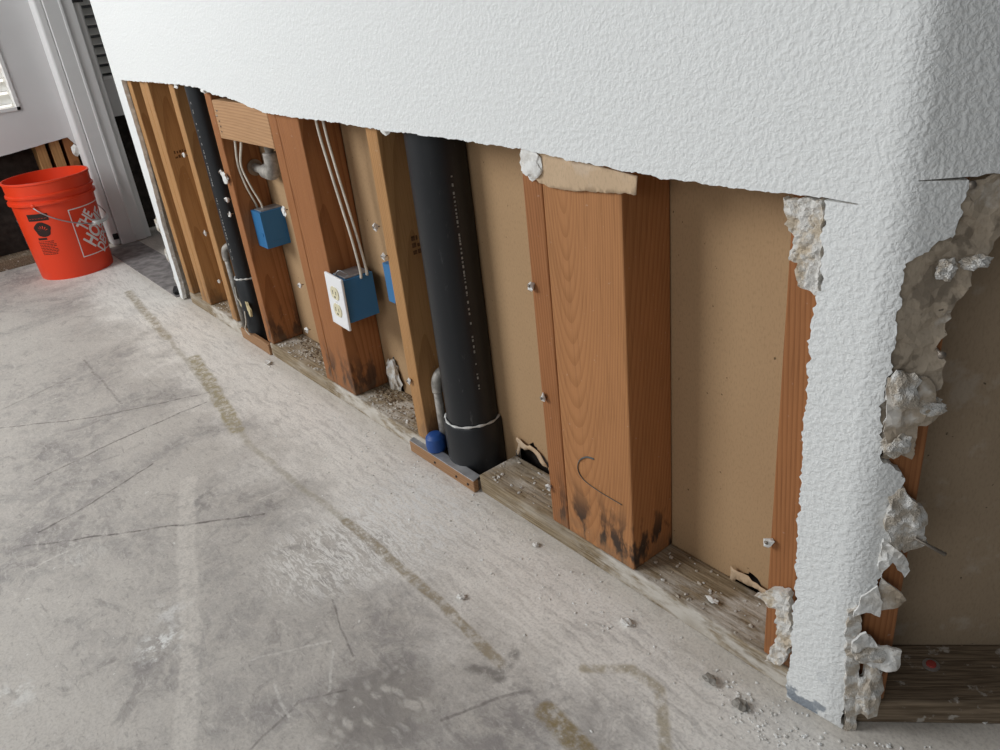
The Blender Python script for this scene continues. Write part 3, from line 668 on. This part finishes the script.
gp = pxpoly([(756, 594), (772, 588), (790, 590), (794, 640), (784, 662), (768, 660), (779, 632), (778, 608)], -0.004)
o = sheet('gypsum_chunk', jag(gp+gp[:1], 0.002, 0.003, 7)[:-1], crumple(wmap(-0.0095), 0.004, 130, 6), 0.0085, ['gypsum_pale'], res=0.0028)
tag(o, 'crumbling patch of white gypsum low on the corner stud above the floor', 'gypsum chunk', 'torn drywall remnants')
for (u, v, s, lab) in ((204, 90, 0.014, 'white gypsum nub at the cut edge above the thin black pipe'), (176, 86, 0.009, 'white gypsum nub at the cut edge above the thin yellow stud'),
                       (385, 130, 0.012, 'white gypsum nub at the cut edge left of the thick black pipe'), (225, 178, 0.012, 'white plaster crumb stuck on the reddish stud by the thin pipe'), (284, 211, 0.008, 'white plaster crumb stuck on the edge of the outlet post')):
    p = onwall(u, v, -0.007); o = lump('plaster_bit', Vector((p.x, -0.007, p.z)), s, 'chalk', None, 2, 0.5, 2.0, int(u), (1.2, 0.45, 0.55 if v < 140 else 1.1))
    tag(o, lab, 'plaster bit', 'torn drywall remnants')
p = onwall(394, 358, 0.085)
tag(lump('plaster_clod', Vector((p.x-0.01, 0.082, 0.075)), 0.026, 'gypsum', None, 3, 0.35, 2.0, 9, (0.9, 0.3, 1.4)), 'dirty grey clod of broken drywall in the bay right of the outlet post', 'plaster clod')
for (cx, h, lab) in ((-0.985, 0.075, 'curled flap of torn paper over the hole beside the thick black pipe'), (-0.505, 0.052, 'curled flap of torn paper over the hole in the right bay')):
    o = sheet('paper_flap', jag([(cx-0.035, h-0.03), (cx-0.03, h+0.012), (cx+0.035, h+0.004), (cx+0.05, h-0.022), (cx+0.03, h-0.008), (cx, h-0.002), (cx-0.02, h-0.006), (cx-0.035, h-0.03)], 0.003, 0.007, int(h*999))[:-1], crumple(wmap(0.083), 0.006, 40, h*50), 0.001, ['torn_kraft'], res=0.008, smooth=True)
    tag(o, lab, 'paper scrap', 'torn drywall remnants')

# angled wall remnants (u along the wall, measured by ray on the wall's own plane)
def angpx(pts, off):
    res = []
    for u, v in pts:
        r = ray(u, v); t_ = ((P0+N_*off-CAM).dot(N_))/r.dot(N_); q = CAM+r*t_; res.append(((q-P0).dot(A_), q.z))
    return res
def torn(name, px, off, amp, fr, seed, mats, th, lab, cat, jg=0.0025, res=0.005, bulge=0.0, smooth=False):
    poly = angpx(px, off); b = angmap(off)
    cu = sum(p[0] for p in poly)/len(poly); cz = sum(p[1] for p in poly)/len(poly)
    mr = max((Vector(p)-Vector((cu, cz))).length for p in poly)
    def f(s, z, d):
        q = noise.noise(Vector((s*fr, z*fr, seed*2.3)))+0.6*noise.noise(Vector((s*fr*2.6, z*fr*2.6, seed*1.3+5)))
        k = bulge*max(0, 1-((Vector((s, z))-Vector((cu, cz))).length/mr)**2)
        return b(s, z, d)+N_*(amp*q+k)
    o = sheet(name, jag(poly+poly[:1], jg, 0.005, seed)[:-1], f, th, mats, res=res, smooth=smooth)
    tag(o, lab, cat, 'torn drywall remnants'); return o
torn('torn_paper', [(962, 184), (1000, 174), (1040, 170), (1035, 225), (1000, 236), (985, 262), (972, 268), (966, 290), (952, 308), (948, 335), (938, 346), (946, 366), (940, 388), (926, 400), (944, 408), (936, 420), (914, 426), (912, 458), (884, 458), (876, 430), (886, 380), (884, 350), (898, 300), (900, 262), (944, 232)],
     0.0065, 0.0058, 62, 5, ['torn_grey', 'gypsum'], 0.0015, 'large sheet of torn grey-brown paper hanging beside the white corner', 'torn paper', 0.0025, 0.006)
torn('torn_paper', [(888, 378), (906, 372), (934, 386), (936, 402), (918, 420), (914, 450), (892, 456), (884, 430)], 0.0125, 0.005, 60, 8, ['torn_grey', 'gypsum'], 0.0015, 'torn brown paper layer curling over the large torn sheet', 'torn paper', 0.0025, 0.006, 0.004)
k = 0
for (u, v, s, st_, lab) in ((976, 262, 0.012, (1.0, 0.6, 0.5), 'gypsum crumb at the upper edge of the large torn paper sheet'), (946, 270, 0.010, (0.8, 0.7, 1.0), 'gypsum crumb on the upper part of the large torn paper sheet'),
                       (903, 390, 0.017, (0.9, 0.6, 1.1), 'pale gypsum clod halfway down the torn corner edge'), (928, 406, 0.012, (1.2, 0.7, 0.8), 'brown gypsum clod to the right, halfway down the torn corner edge'),
                       (896, 442, 0.016, (0.9, 0.6, 0.9), 'pale gypsum clod below the large torn paper sheet'), (868, 690, 0.019, (0.75, 0.6, 2.1), 'long gypsum clod at the foot of the torn corner'), (868, 652, 0.014, (1.3, 0.7, 0.8), 'gypsum clod under the curled paper near the floor')):
    k += 1; r = ray(u, v); off = 0.012; t_ = ((P0+N_*off-CAM).dot(N_))/r.dot(N_); q = CAM+r*t_
    o = lump('gypsum_clod', q, s, 'gypsum', None, 3, 0.34, 2.0, k, st_); o.rotation_euler = (0, 0, math.pi/4); tag(o, lab, 'gypsum chunk', 'torn drywall remnants')
r = ray(939, 352); q = CAM+r*(((P0+N_*0.012-CAM).dot(N_))/r.dot(N_))
def screw(name, q, ln, lab):
    t = empty(name, q); tag(t, lab, 'nail', 'nails left in the torn corner')
    tube('shank', [q-N_*0.012, q+N_*ln], 0.0014, 'nail', t, 8); tube('head', [q+N_*ln, q+N_*(ln+0.0016)], 0.0038, 'nail', t, 12)
screw('drywall_nail', q, 0.006, 'nail poking out of the large torn paper sheet')
r = ray(970, 184); q = CAM+r*(((P0+N_*0.008-CAM).dot(N_))/r.dot(N_)); screw('drywall_nail', q, 0.003, 'nail head at the top of the large torn paper sheet')
torn('torn_paper', [(888, 494), (904, 488), (915, 500), (928, 513), (924, 533), (930, 548), (905, 552), (890, 540), (884, 520)], 0.013, 0.0065, 60, 12, ['gypsum'], 0.006, 'grey gypsum lump with a nail, right of the corner bulge', 'torn paper', 0.002, 0.005, 0.006)
q0 = angpx([(915, 540), (944, 552)], 0.02); a_ = angmap(0.02)
tag(tube('bent_nail', [a_(q0[0][0], q0[0][1], 0.004), a_(q0[1][0], q0[1][1], -0.004)], [0.0015, 0.0022], 'nail', None, 8), 'nail sticking out of the grey gypsum lump', 'nail', 'nails left in the torn corner')
torn('torn_paper', [(884, 540), (893, 546), (905, 556), (911, 572), (904, 577), (893, 562), (882, 575), (878, 566)], 0.016, 0.006, 70, 14, ['chalk'], 0.003, 'small white curl below the grey gypsum lump', 'torn paper', 0.001, 0.004)
torn('torn_paper', [(862, 606), (880, 588), (882, 577), (898, 590), (907, 600), (898, 607), (882, 610)], 0.014, 0.004, 50, 16, ['torn_grey', 'chalk'], 0.002, 'pointed grey flap of torn paper low on the corner', 'torn paper', 0.001, 0.004)
torn('torn_paper', [(853, 616), (862, 598), (878, 588), (882, 602), (879, 616), (866, 612)], 0.018, 0.003, 50, 17, ['chalk'], 0.002, 'pointed white flap of torn paper low on the corner', 'torn paper', 0.001, 0.004)
torn('torn_paper', [(852, 640), (866, 634), (878, 645), (902, 650), (900, 668), (880, 670), (866, 664), (852, 652)], 0.018, 0.007, 55, 19, ['chalk'], 0.003, 'curled white paper shelf near the foot of the corner', 'torn paper', 0.001, 0.004)
torn('torn_paper', [(848, 612), (858, 606), (862, 640), (858, 690), (856, 732), (846, 734), (845, 690)], 0.013, 0.004, 50, 21, ['gypsum'], 0.008, 'ragged gypsum edge along the foot of the corner', 'torn paper', 0.002, 0.005)
# grey-brown bits torn along the left end strip
for i, (u, v, s) in enumerate(((142, 150, 0.012), (150, 188, 0.016), (158, 225, 0.014), (167, 255, 0.012), (176, 278, 0.012))):
    p = onwall(u, v, -0.004); o = lump('gypsum_bit', Vector((p.x, -0.004, p.z)), s, 'gypsum', None, 2, 0.5, 2.2, i+40, (0.7, 0.4, 1.9))
    tag(o, ('topmost', 'second from the top', 'middle', 'second from the bottom', 'lowest')[i]+' of the dirty gypsum bits clinging beside the white corner strip', 'plaster bit', 'gypsum bits along the white corner strip')
p = onfloor(187, 291); tag(lump('foot_lump', Vector((p.x+0.01, -0.004, 0.0)), 0.016, 'rubber_black', None, 2, 0.4, 1.6, 2, (1.3, 0.9, 0.9), 1), 'black lump at the foot of the white corner strip', 'debris')  # small black lump at the bottom of the strip

# ------------------------------------------------------------------ far end: side wall, door jamb, windows
XW = -3.69
def wall_panel(name, rects, extra_sheets, label):
    bm = bmesh.new()
    for (y0, y1, z0, z1) in rects: bm_box(bm, XW-0.0125, XW, y0, y1, z0, z1)
    o = from_bm(name, bm, 'paint_smooth'); tag(o, label, kind='structure'); return o
W1 = (-1.1, -0.128, 0.585, 1.95); W2 = (0.19, 1.05, 0.645, 1.95)
wl = wall_panel('wall_left', [(-4.2, W1[0], 0.60, HT), (W1[0], W1[1], W1[3], HT), (W1[1], 0.03, 0.60, HT)], None, 'grey white side wall behind the bucket, cut open near the floor')
def xmap(s, z, d): return Vector((XW-d, s, z))
lw = [Vector((0.03, W1[2])), Vector((W1[1], W1[2])), Vector((W1[0], W1[2])), Vector((-4.2, W1[2]))]+jag([(-4.2, 0.44), (-1.0, 0.42), (-0.26, 0.43), (-0.10, 0.445), (0.0, 0.455), (0.03, 0.41)], 0.0006, 0.008, 31)
o = sheet('lower_panel', lw, xmap, 0.0125, ['paint_smooth', 'gypsum'], wl)
bm = bmesh.new(); bm_box(bm, XW-0.0125, XW, W1[1], 0.03, W1[2], 0.60); bm_box(bm, XW-0.0125, XW, -4.2, W1[0], W1[2], 0.60); from_bm('panel_joint', bm, 'paint_smooth', wl)
wr = wall_panel('wall_left_far', [(0.16, W2[0], 0.50, HT), (W2[1], 2.4, 0.5, HT), (W2[0], W2[1], W2[3], HT), (W2[0], W2[1], 0.50, W2[2])], None, 'side wall of the next room seen through the doorway')
bm = bmesh.new(); bm_box(bm, XW-0.12, XW-0.105, -4.2, 2.4, 0, HT); tag(from_bm('wall_sheathing', bm, 'dark_board'), 'dark sheathing behind the opened side wall', kind='structure')
for i, (y0, y1, mt) in enumerate(((-0.125, -0.088, 'fir_yellow'), (-0.072, -0.034, 'fir_yellow'), (-0.02, 0.018, 'fir_red'), (-0.56, -0.52, 'fir_red'))):
    o = box('wall_stud', XW-0.103, XW-0.0135, y0, y1, SZ, 2.4, mt, None, 0.002)
    tag(o, ('leftmost of the three studs close together above the bucket rim', 'middle of the three studs close together above the bucket rim', 'rightmost of the three studs above the bucket rim, next to the door jamb', 'dark stud in the opened side wall left of the bucket')[i], 'stud', 'studs of the side wall')
o = box('sill_plate', XW-0.103, XW-0.002, -4.2, 0.028, 0, 0.038, 'sill_dark', None, 0.002); tag(o, 'brown bottom plate of the side wall behind the bucket', 'sill plate')
p = onx(76, 150, XW+0.004); tag(lump('gypsum_bit', p, 0.018, 'chalk', None, 2, 0.4, 2.0, 77, (0.4, 0.9, 1.3)), 'torn white drywall bit between the side wall and the door jamb', 'plaster bit')
def louvers(name, win, x_out, pitch, label, tilt, slat_w, back):
    y0, y1, z0, z1 = win; t = empty(name, (XW, (y0+y1)/2, z0)); tag(t, label, kind='structure')
    fw = 0.012
    bm = bmesh.new()
    for a in ((y0, y0+fw, z0, z1), (y1-fw, y1, z0, z1), (y0, y1, z0, z0+fw), (y0, y1, z1-fw, z1)): bm_box(bm, XW-0.10, x_out, *a)
    from_bm('window_frame', bm, 'trim_paint', t, False, (XW, y0, z0))
    box('pane', XW-0.10, XW-0.096, y0+fw, y1-fw, z0+fw, z1-fw, back, t, 0)
    z = z0+fw+pitch*0.6; me = None
    while z < z1-fw-pitch*0.4:
        if me is None:
            bm = bmesh.new(); bm_box(bm, -slat_w/2, slat_w/2, y0+fw+0.002, y1-fw-0.002, -0.002, 0.002, 0.0015); bmesh.ops.rotate(bm, verts=bm.verts, cent=(0, 0, 0), matrix=Matrix.Rotation(tilt, 3, 'Y'))
            me = bpy.data.meshes.new('slat'); bm.to_mesh(me); bm.free(); me.materials.append(M['slat_paint'])
        s = bpy.data.objects.new('slat', me); COL.objects.link(s); s.location = (XW-0.045, 0, z); s.parent = t; s.matrix_parent_inverse = parent_world(t).inverted()
        z += pitch
    return t
louvers('window_1', W1, XW+0.004, 0.047, 'shuttered window in the side wall above the bucket', 0.75, 0.05, 'daylight_pane')
louvers('window_2', W2, XW+0.004, 0.0365, 'louvered shutter of the next room seen through the doorway', 0.8, 0.034, 'glass')
# door jamb
t = empty('door_1', (-3.6, 0.1, 0)); tag(t, 'white painted door jamb with stepped casing', kind='structure')
box('corner_bead', XW-0.001, -3.608, 0.022, 0.052, 0.004, HT, 'trim_paint', t, 0.008)
box('jamb_board', XW-0.001, -3.598, 0.053, 0.112, 0.004, HT, 'trim_paint', t, 0.002)
box('jamb_board', XW-0.001, -3.602, 0.113, 0.158, 0.004, HT, 'trim_paint', t, 0.003)
box('jamb_bead', -3.6025, -3.596, 0.106, 0.117, 0.03, HT, 'trim_paint', t, 0.002)
box('door_stop', XW-0.001, -3.618, 0.159, 0.182, 0.004, HT, 'trim_paint', t, 0.002)
p = onx(74, 1, -3.60); box('strike_plate', -3.602, -3.592, p.y-0.008, p.y+0.03, p.z-0.006, p.z+0.06, 'rubber_black', t, 0.002)
box('hinge_leaf', -3.62, -3.606, 0.028, 0.05, 0.03, 0.055, 'rubber_black', t, 0.001)
tag(box('threshold', -3.60, -2.70, -0.02, 0.12, 0.0, 0.003, 'threshold_grey', None, 0.001), 'flat dark grey threshold strip across the doorway floor', 'threshold')
# next room: dark low cavity and end wall
bm = bmesh.new(); bm_box(bm, -6, 2.5, 2.4, 2.5, 0, HT); tag(from_bm('wall_next_room', bm, 'paint_smooth'), 'plain wall at the back of the next room', kind='structure')

# ------------------------------------------------------------------ bucket
BX, BY, BH = -3.425, -0.168, 0.369
RB, RT = 0.131, 0.1475
bk = empty('bucket', (BX, BY, 0)); tag(bk, 'orange plastic five gallon bucket with white lettering by the door jamb', 'bucket')
def br(z): return RB+(RT-RB)*z/BH
prof = [(0.0005, 0.008), (RB-0.006, 0.008), (RB-0.004, 0.002), (RB-0.001, 0.0), (RB, 0.004)]
prof += [(br(z), z) for z in (0.06, 0.12, 0.18, 0.24, 0.285)]
prof += [(br(0.287)+0.009, 0.287), (br(0.287)+0.009, 0.296), (br(0.30)+0.002, 0.298), (br(0.31)+0.002, 0.312), (br(0.315)+0.008, 0.313), (br(0.315)+0.008, 0.321), (br(0.325)+0.002, 0.323), (br(0.36)+0.002, 0.360), (br(0.36)+0.005, 0.362), (br(0.36)+0.004, 0.369), (br(0.36)-0.002, 0.369), (br(0.36)-0.003, 0.34), (br(0.2)-0.003, 0.2), (br(0.02)-0.003, 0.012), (0.0005, 0.011)]
lathe('pail', prof, BX, BY, 'orange', bk, 72, 0.0)
vang = math.atan2(CAM.y-BY, CAM.x-BX)                   # direction from the bucket to the camera
def bpt(a, z, off=0.0008):                              # a: degrees to the right of the facing line as seen in the photo
    th = vang+math.radians(a); r = br(z)+off; return Vector((BX+math.cos(th)*r, BY+math.sin(th)*r, z))
def wrap(name, polys, mat, parent, off=0.0008):          # polys in (arc metres, z) bent round the pail
    bm = bmesh.new()
    for poly in polys:
        vs = [bm.verts.new((p[0], p[1], 0)) for p in poly]; bm.faces.new(vs)
    bmesh.ops.triangulate(bm, faces=bm.faces[:])
    for _ in range(6):
        es = [e for e in bm.edges if e.calc_length() > 0.010]
        if es: bmesh.ops.subdivide_edges(bm, edges=es, cuts=1); bmesh.ops.triangulate(bm, faces=bm.faces[:])
    for v in bm.verts: v.co = bpt(math.degrees(v.co.x/0.139), v.co.y, off)
    bmesh.ops.recalc_face_normals(bm, faces=bm.faces)
    return from_bm(name, bm, mat, parent, False, (BX, BY, 0))
def letters(txt, size, bold, org, ang):
    cu = bpy.data.curves.new('txt', 'FONT'); cu.body = txt; cu.size = size; cu.offset = bold; cu.align_x = 'CENTER'; cu.align_y = 'CENTER'; cu.resolution_u = 3
    ob = bpy.data.objects.new('txt', cu); COL.objects.link(ob); bpy.context.view_layer.update()
    me = bpy.data.meshes.new_from_object(ob.evaluated_get(bpy.context.evaluated_depsgraph_get()))
    c_, s_ = math.cos(ang), math.sin(ang)
    vs = [(org[0]+v.co.x*c_*0.82-v.co.y*s_*1.25, org[1]+v.co.x*s_*0.82+v.co.y*c_*1.25) for v in me.vertices]
    polys = [[vs[i] for i in p.vertices] for p in me.polygons]
    bpy.data.objects.remove(ob); bpy.data.curves.remove(cu); bpy.data.meshes.remove(me); return polys
def arc(a): return math.radians(a)*0.139
L0, L1, Z0, Z1 = arc(13), arc(13)+0.185, 0.068, 0.253
fr = 0.0035
polys = [[(L0, Z0), (L1, Z0), (L1, Z0+fr), (L0, Z0+fr)], [(L0, Z1-fr), (L1, Z1-fr), (L1, Z1), (L0, Z1)], [(L0, Z0), (L0+fr, Z0), (L0+fr, Z1), (L0, Z1)], [(L1-fr, Z0), (L1, Z0), (L1, Z1), (L1-fr, Z1)]]
cx, cz = (L0+L1)/2, (Z0+Z1)/2; A45 = math.radians(45)
def dia(t_): return (cx-t_*math.sin(A45)*-1, cz-t_*math.cos(A45))
polys += letters('THE', 0.050, 0.0015, (cx-0.038, cz+0.038), A45)
polys += letters('HOME', 0.064, 0.002, (cx, cz), A45)
polys += letters('DEPOT', 0.052, 0.0015, (cx+0.040, cz-0.040), A45)
tag(wrap('logo_print', polys, 'white_print', bk), 'white square logo with slanted lettering reading THE HOME DEPOT')
# black instruction print
a0 = arc(-46)
polys = [[(a0, 0.232), (a0+0.076, 0.232), (a0+0.076, 0.258), (a0, 0.258)]]
ex, ez = a0+0.040, 0.199
polys += [[(ex+0.030*math.cos(t_)*(1+0.10*math.sin(5*t_)), ez+0.028*math.sin(t_)) for t_ in [2*math.pi*k/24 for k in range(24)]], [(ex-0.030, 0.160), (ex+0.004, 0.160), (ex+0.004, 0.168), (ex-0.030, 0.168)]]
bpnt = wrap('warning_print', polys, 'black_print', bk)
polys = []
for k in range(6):
    t_ = math.pi*(0.1+k*0.16); polys.append([(ex+0.006*math.cos(t_), ez-0.006+0.006*math.sin(t_)), (ex+0.019*math.cos(t_)+0.0015, ez-0.006+0.019*math.sin(t_)), (ex+0.019*math.cos(t_)-0.0015, ez-0.006+0.019*math.sin(t_)+0.0015)])
polys += [[(a0+0.006+i*0.011, 0.2405), (a0+0.013+i*0.011, 0.2405), (a0+0.013+i*0.011, 0.2415), (a0+0.006+i*0.011, 0.2415)] for i in range(6)]
tag(wrap('print_gap', polys, 'orange', bpnt, 0.0014), kind='stuff')
polys = []; rr = random.Random(4)
for k in range(9):
    x = a0+0.006; zz = 0.152-k*0.0062
    while x < a0+0.062:
        wd = rr.uniform(0.004, 0.012); polys.append([(x, zz), (x+wd, zz), (x+wd, zz+0.0024), (x, zz+0.0024)]); x += wd+0.002
tag(wrap('fine_print', polys, 'black_print', bk), kind='stuff')
polys = [[(arc(-86), z), (arc(-84), z), (arc(-84), z+0.02), (arc(-86), z+0.02)] for z in (0.05, 0.09, 0.13, 0.17, 0.21)]
tag(wrap('side_print', polys, 'white_print', bk), kind='stuff')
# bail
e0 = bpt(-28, 0.268, 0.006); e1 = bpt(152, 0.268, 0.006)
for e_ in (e0, e1):
    bm = bmesh.new(); bmesh.ops.create_uvsphere(bm, u_segments=14, v_segments=8, radius=0.008)
    for v in bm.verts: v.co.z *= 1.3
    bmesh.ops.translate(bm, verts=bm.verts, vec=(e_.x, e_.y, 0.288)); from_bm('handle_ear', bm, 'orange', bk, True, (e_.x, e_.y, 0.28))
pts = [bpt(-28, 0.283, 0.012)]
for k in range(1, 24):
    a = -28+180*k/24; z = 0.283-0.105*math.sin(math.pi*k/24)**0.8; pts.append(bpt(a, z, 0.010+0.012*math.sin(math.pi*k/24)))
pts.append(bpt(152, 0.283, 0.012))
tube('bail_handle', pts, 0.0022, 'metal_grey', bk, 8)
gi = [pts[i] for i in range(9, 16)]
tube('handle_grip', gi, 0.0075, 'trim_paint', bk, 10)

# ------------------------------------------------------------------ debris
def crumbs(name, spots, mat, label, seed):
    r = random.Random(seed); bm = bmesh.new()
    for (x, y, z, s) in spots:
        if math.hypot(x+1.110, y-0.055) < 0.0574+2*s or math.hypot(x+2.100, y-0.028) < 0.032+2*s or math.hypot(x+1.181, y-0.006) < 0.023+2*s: continue   # not inside a pipe
        v0 = len(bm.verts); q = bmesh.ops.create_icosphere(bm, subdivisions=1, radius=1.0)
        st_ = Vector((r.uniform(.6, 1.6), r.uniform(.6, 1.4), r.uniform(.4, .9)))
        for v in q['verts']:
            k = 1+0.7*noise.noise(v.co*1.7+Vector((x*99, y*99, 0))); v.co = Vector((v.co.x*st_.x*k*s+x, v.co.y*st_.y*k*s+y, z+s*0.35+v.co.z*st_.z*k*s))
    o = from_bm(name, bm, mat); tag(o, label, 'debris', kind='stuff'); return o
r = random.Random(21); sp = []
for i in range(800):
    x = r.uniform(-2.6, -0.3) if r.random() < 0.5 else r.uniform(-1.4, -0.28); d = -abs(r.gauss(0, 0.075))-0.016
    sp.append((x, d, 0, r.choice((.0006, .0006, .0008, .0008, .001, .0012, .0019))))
for i in range(160):
    x = r.uniform(-0.45, -0.22); sp.append((x, r.uniform(-0.09, -0.03)+max(0, x+0.31)*0.9, 0, r.choice((.0007, .001, .0014, .0022))))
crumbs('plaster_crumbs', sp, 'chalk', 'fine white plaster crumbs scattered on the slab along the wall', 1)
sp = []
bays = [(-2.40, -2.235, 60), (-1.935, -1.645, 190), (-1.49, -1.245, 170), (-1.025, -0.84, 40), (-0.64, -0.43, 50)]
for a, b, k in bays:
    for i in range(k): sp.append((r.uniform(a, b), r.uniform(0.004, 0.085), 0.038, r.choice((.001, .0015, .002, .003))))
for i in range(60): sp.append((r.uniform(-1.19, -1.05), r.uniform(0.0, 0.03), 0.0, r.choice((.002, .003, .004))))
for i in range(70): sp.append((r.uniform(-2.15, -1.985), r.uniform(0.008, 0.08), 0.0, r.choice((.002, .003, .005))))
crumbs('sill_crumbs', sp, 'gypsum', 'pale plaster crumbs lying on the bottom plates between the studs', 2)
sp = []
for a, b, k in ((-1.92, -1.66, 90), (-1.48, -1.25, 110), (-2.15, -1.985, 40)):
    for i in range(k): sp.append((r.uniform(a, b), r.uniform(0.03, 0.086), 0.038 if a > -2 else 0.0, r.choice((.0015, .0025, .004))))
crumbs('dirt_crumbs', sp, 'sill_dark', 'dark dirt and rotted wood crumbs on the far bottom plates', 3)
for (u, v, s, mt, lab) in ((710, 682, 0.0075, 'galvanized', 'grey pebble of mortar on the slab below the right bay'), (740, 708, 0.0085, 'galvanized', 'grey pebble of mortar on the slab nearest the white corner'),
                       (626, 624, 0.007, 'chalk', 'white plaster crumb on the slab below the wide post'), (536, 546, 0.005, 'chalk', 'white plaster crumb on the slab left of the wide post'), (461, 598, 0.005, 'chalk', 'white plaster crumb beside the brown glue line')):
    p = onfloor(u, v); tag(lump('plaster_chunk', Vector((p.x, p.y, 0)), s, mt, None, 2, 0.5, 2.2, u, (1.2, 1.0, 0.6), 1), lab, 'plaster chunk', 'loose chunks on the slab')
for (u, v, s, lab) in ((712, 602, 0.006, 'crumpled grey scrap on the bottom plate in the right bay'),):
    p = onfloor(u, v, 0.038); tag(lump('plaster_chunk', Vector((p.x, p.y, 0.038)), s, 'chalk', None, 2, 0.6, 2.4, u, (1.8, 0.8, 0.6), 1), lab, 'plaster chunk')
for i, (u, v, lab) in enumerate(((946, 715, 'white paint flake on the floor in front of the angled bottom plate'), (982, 722, 'white paint flake on the floor at the right edge'), (268, 364, 'white paint flake on the slab near the reddish stud'))):
    p = onfloor(u, v); rr = random.Random(i); s = 0.008 if i < 2 else 0.014
    pl_ = [(math.cos(a)*s*rr.uniform(.6, 1.2), math.sin(a)*s*rr.uniform(.4, .8)) for a in [k*math.pi/4 for k in range(8)]]
    o = sheet('paint_flake', pl_, lambda a, b, d: Vector((p.x+a, p.y+b, 0.004-d+20*a*a+10*b*b)), 0.0012, ['chalk'], res=0.004); tag(o, lab, 'paint flake', 'paint flakes on the slab')
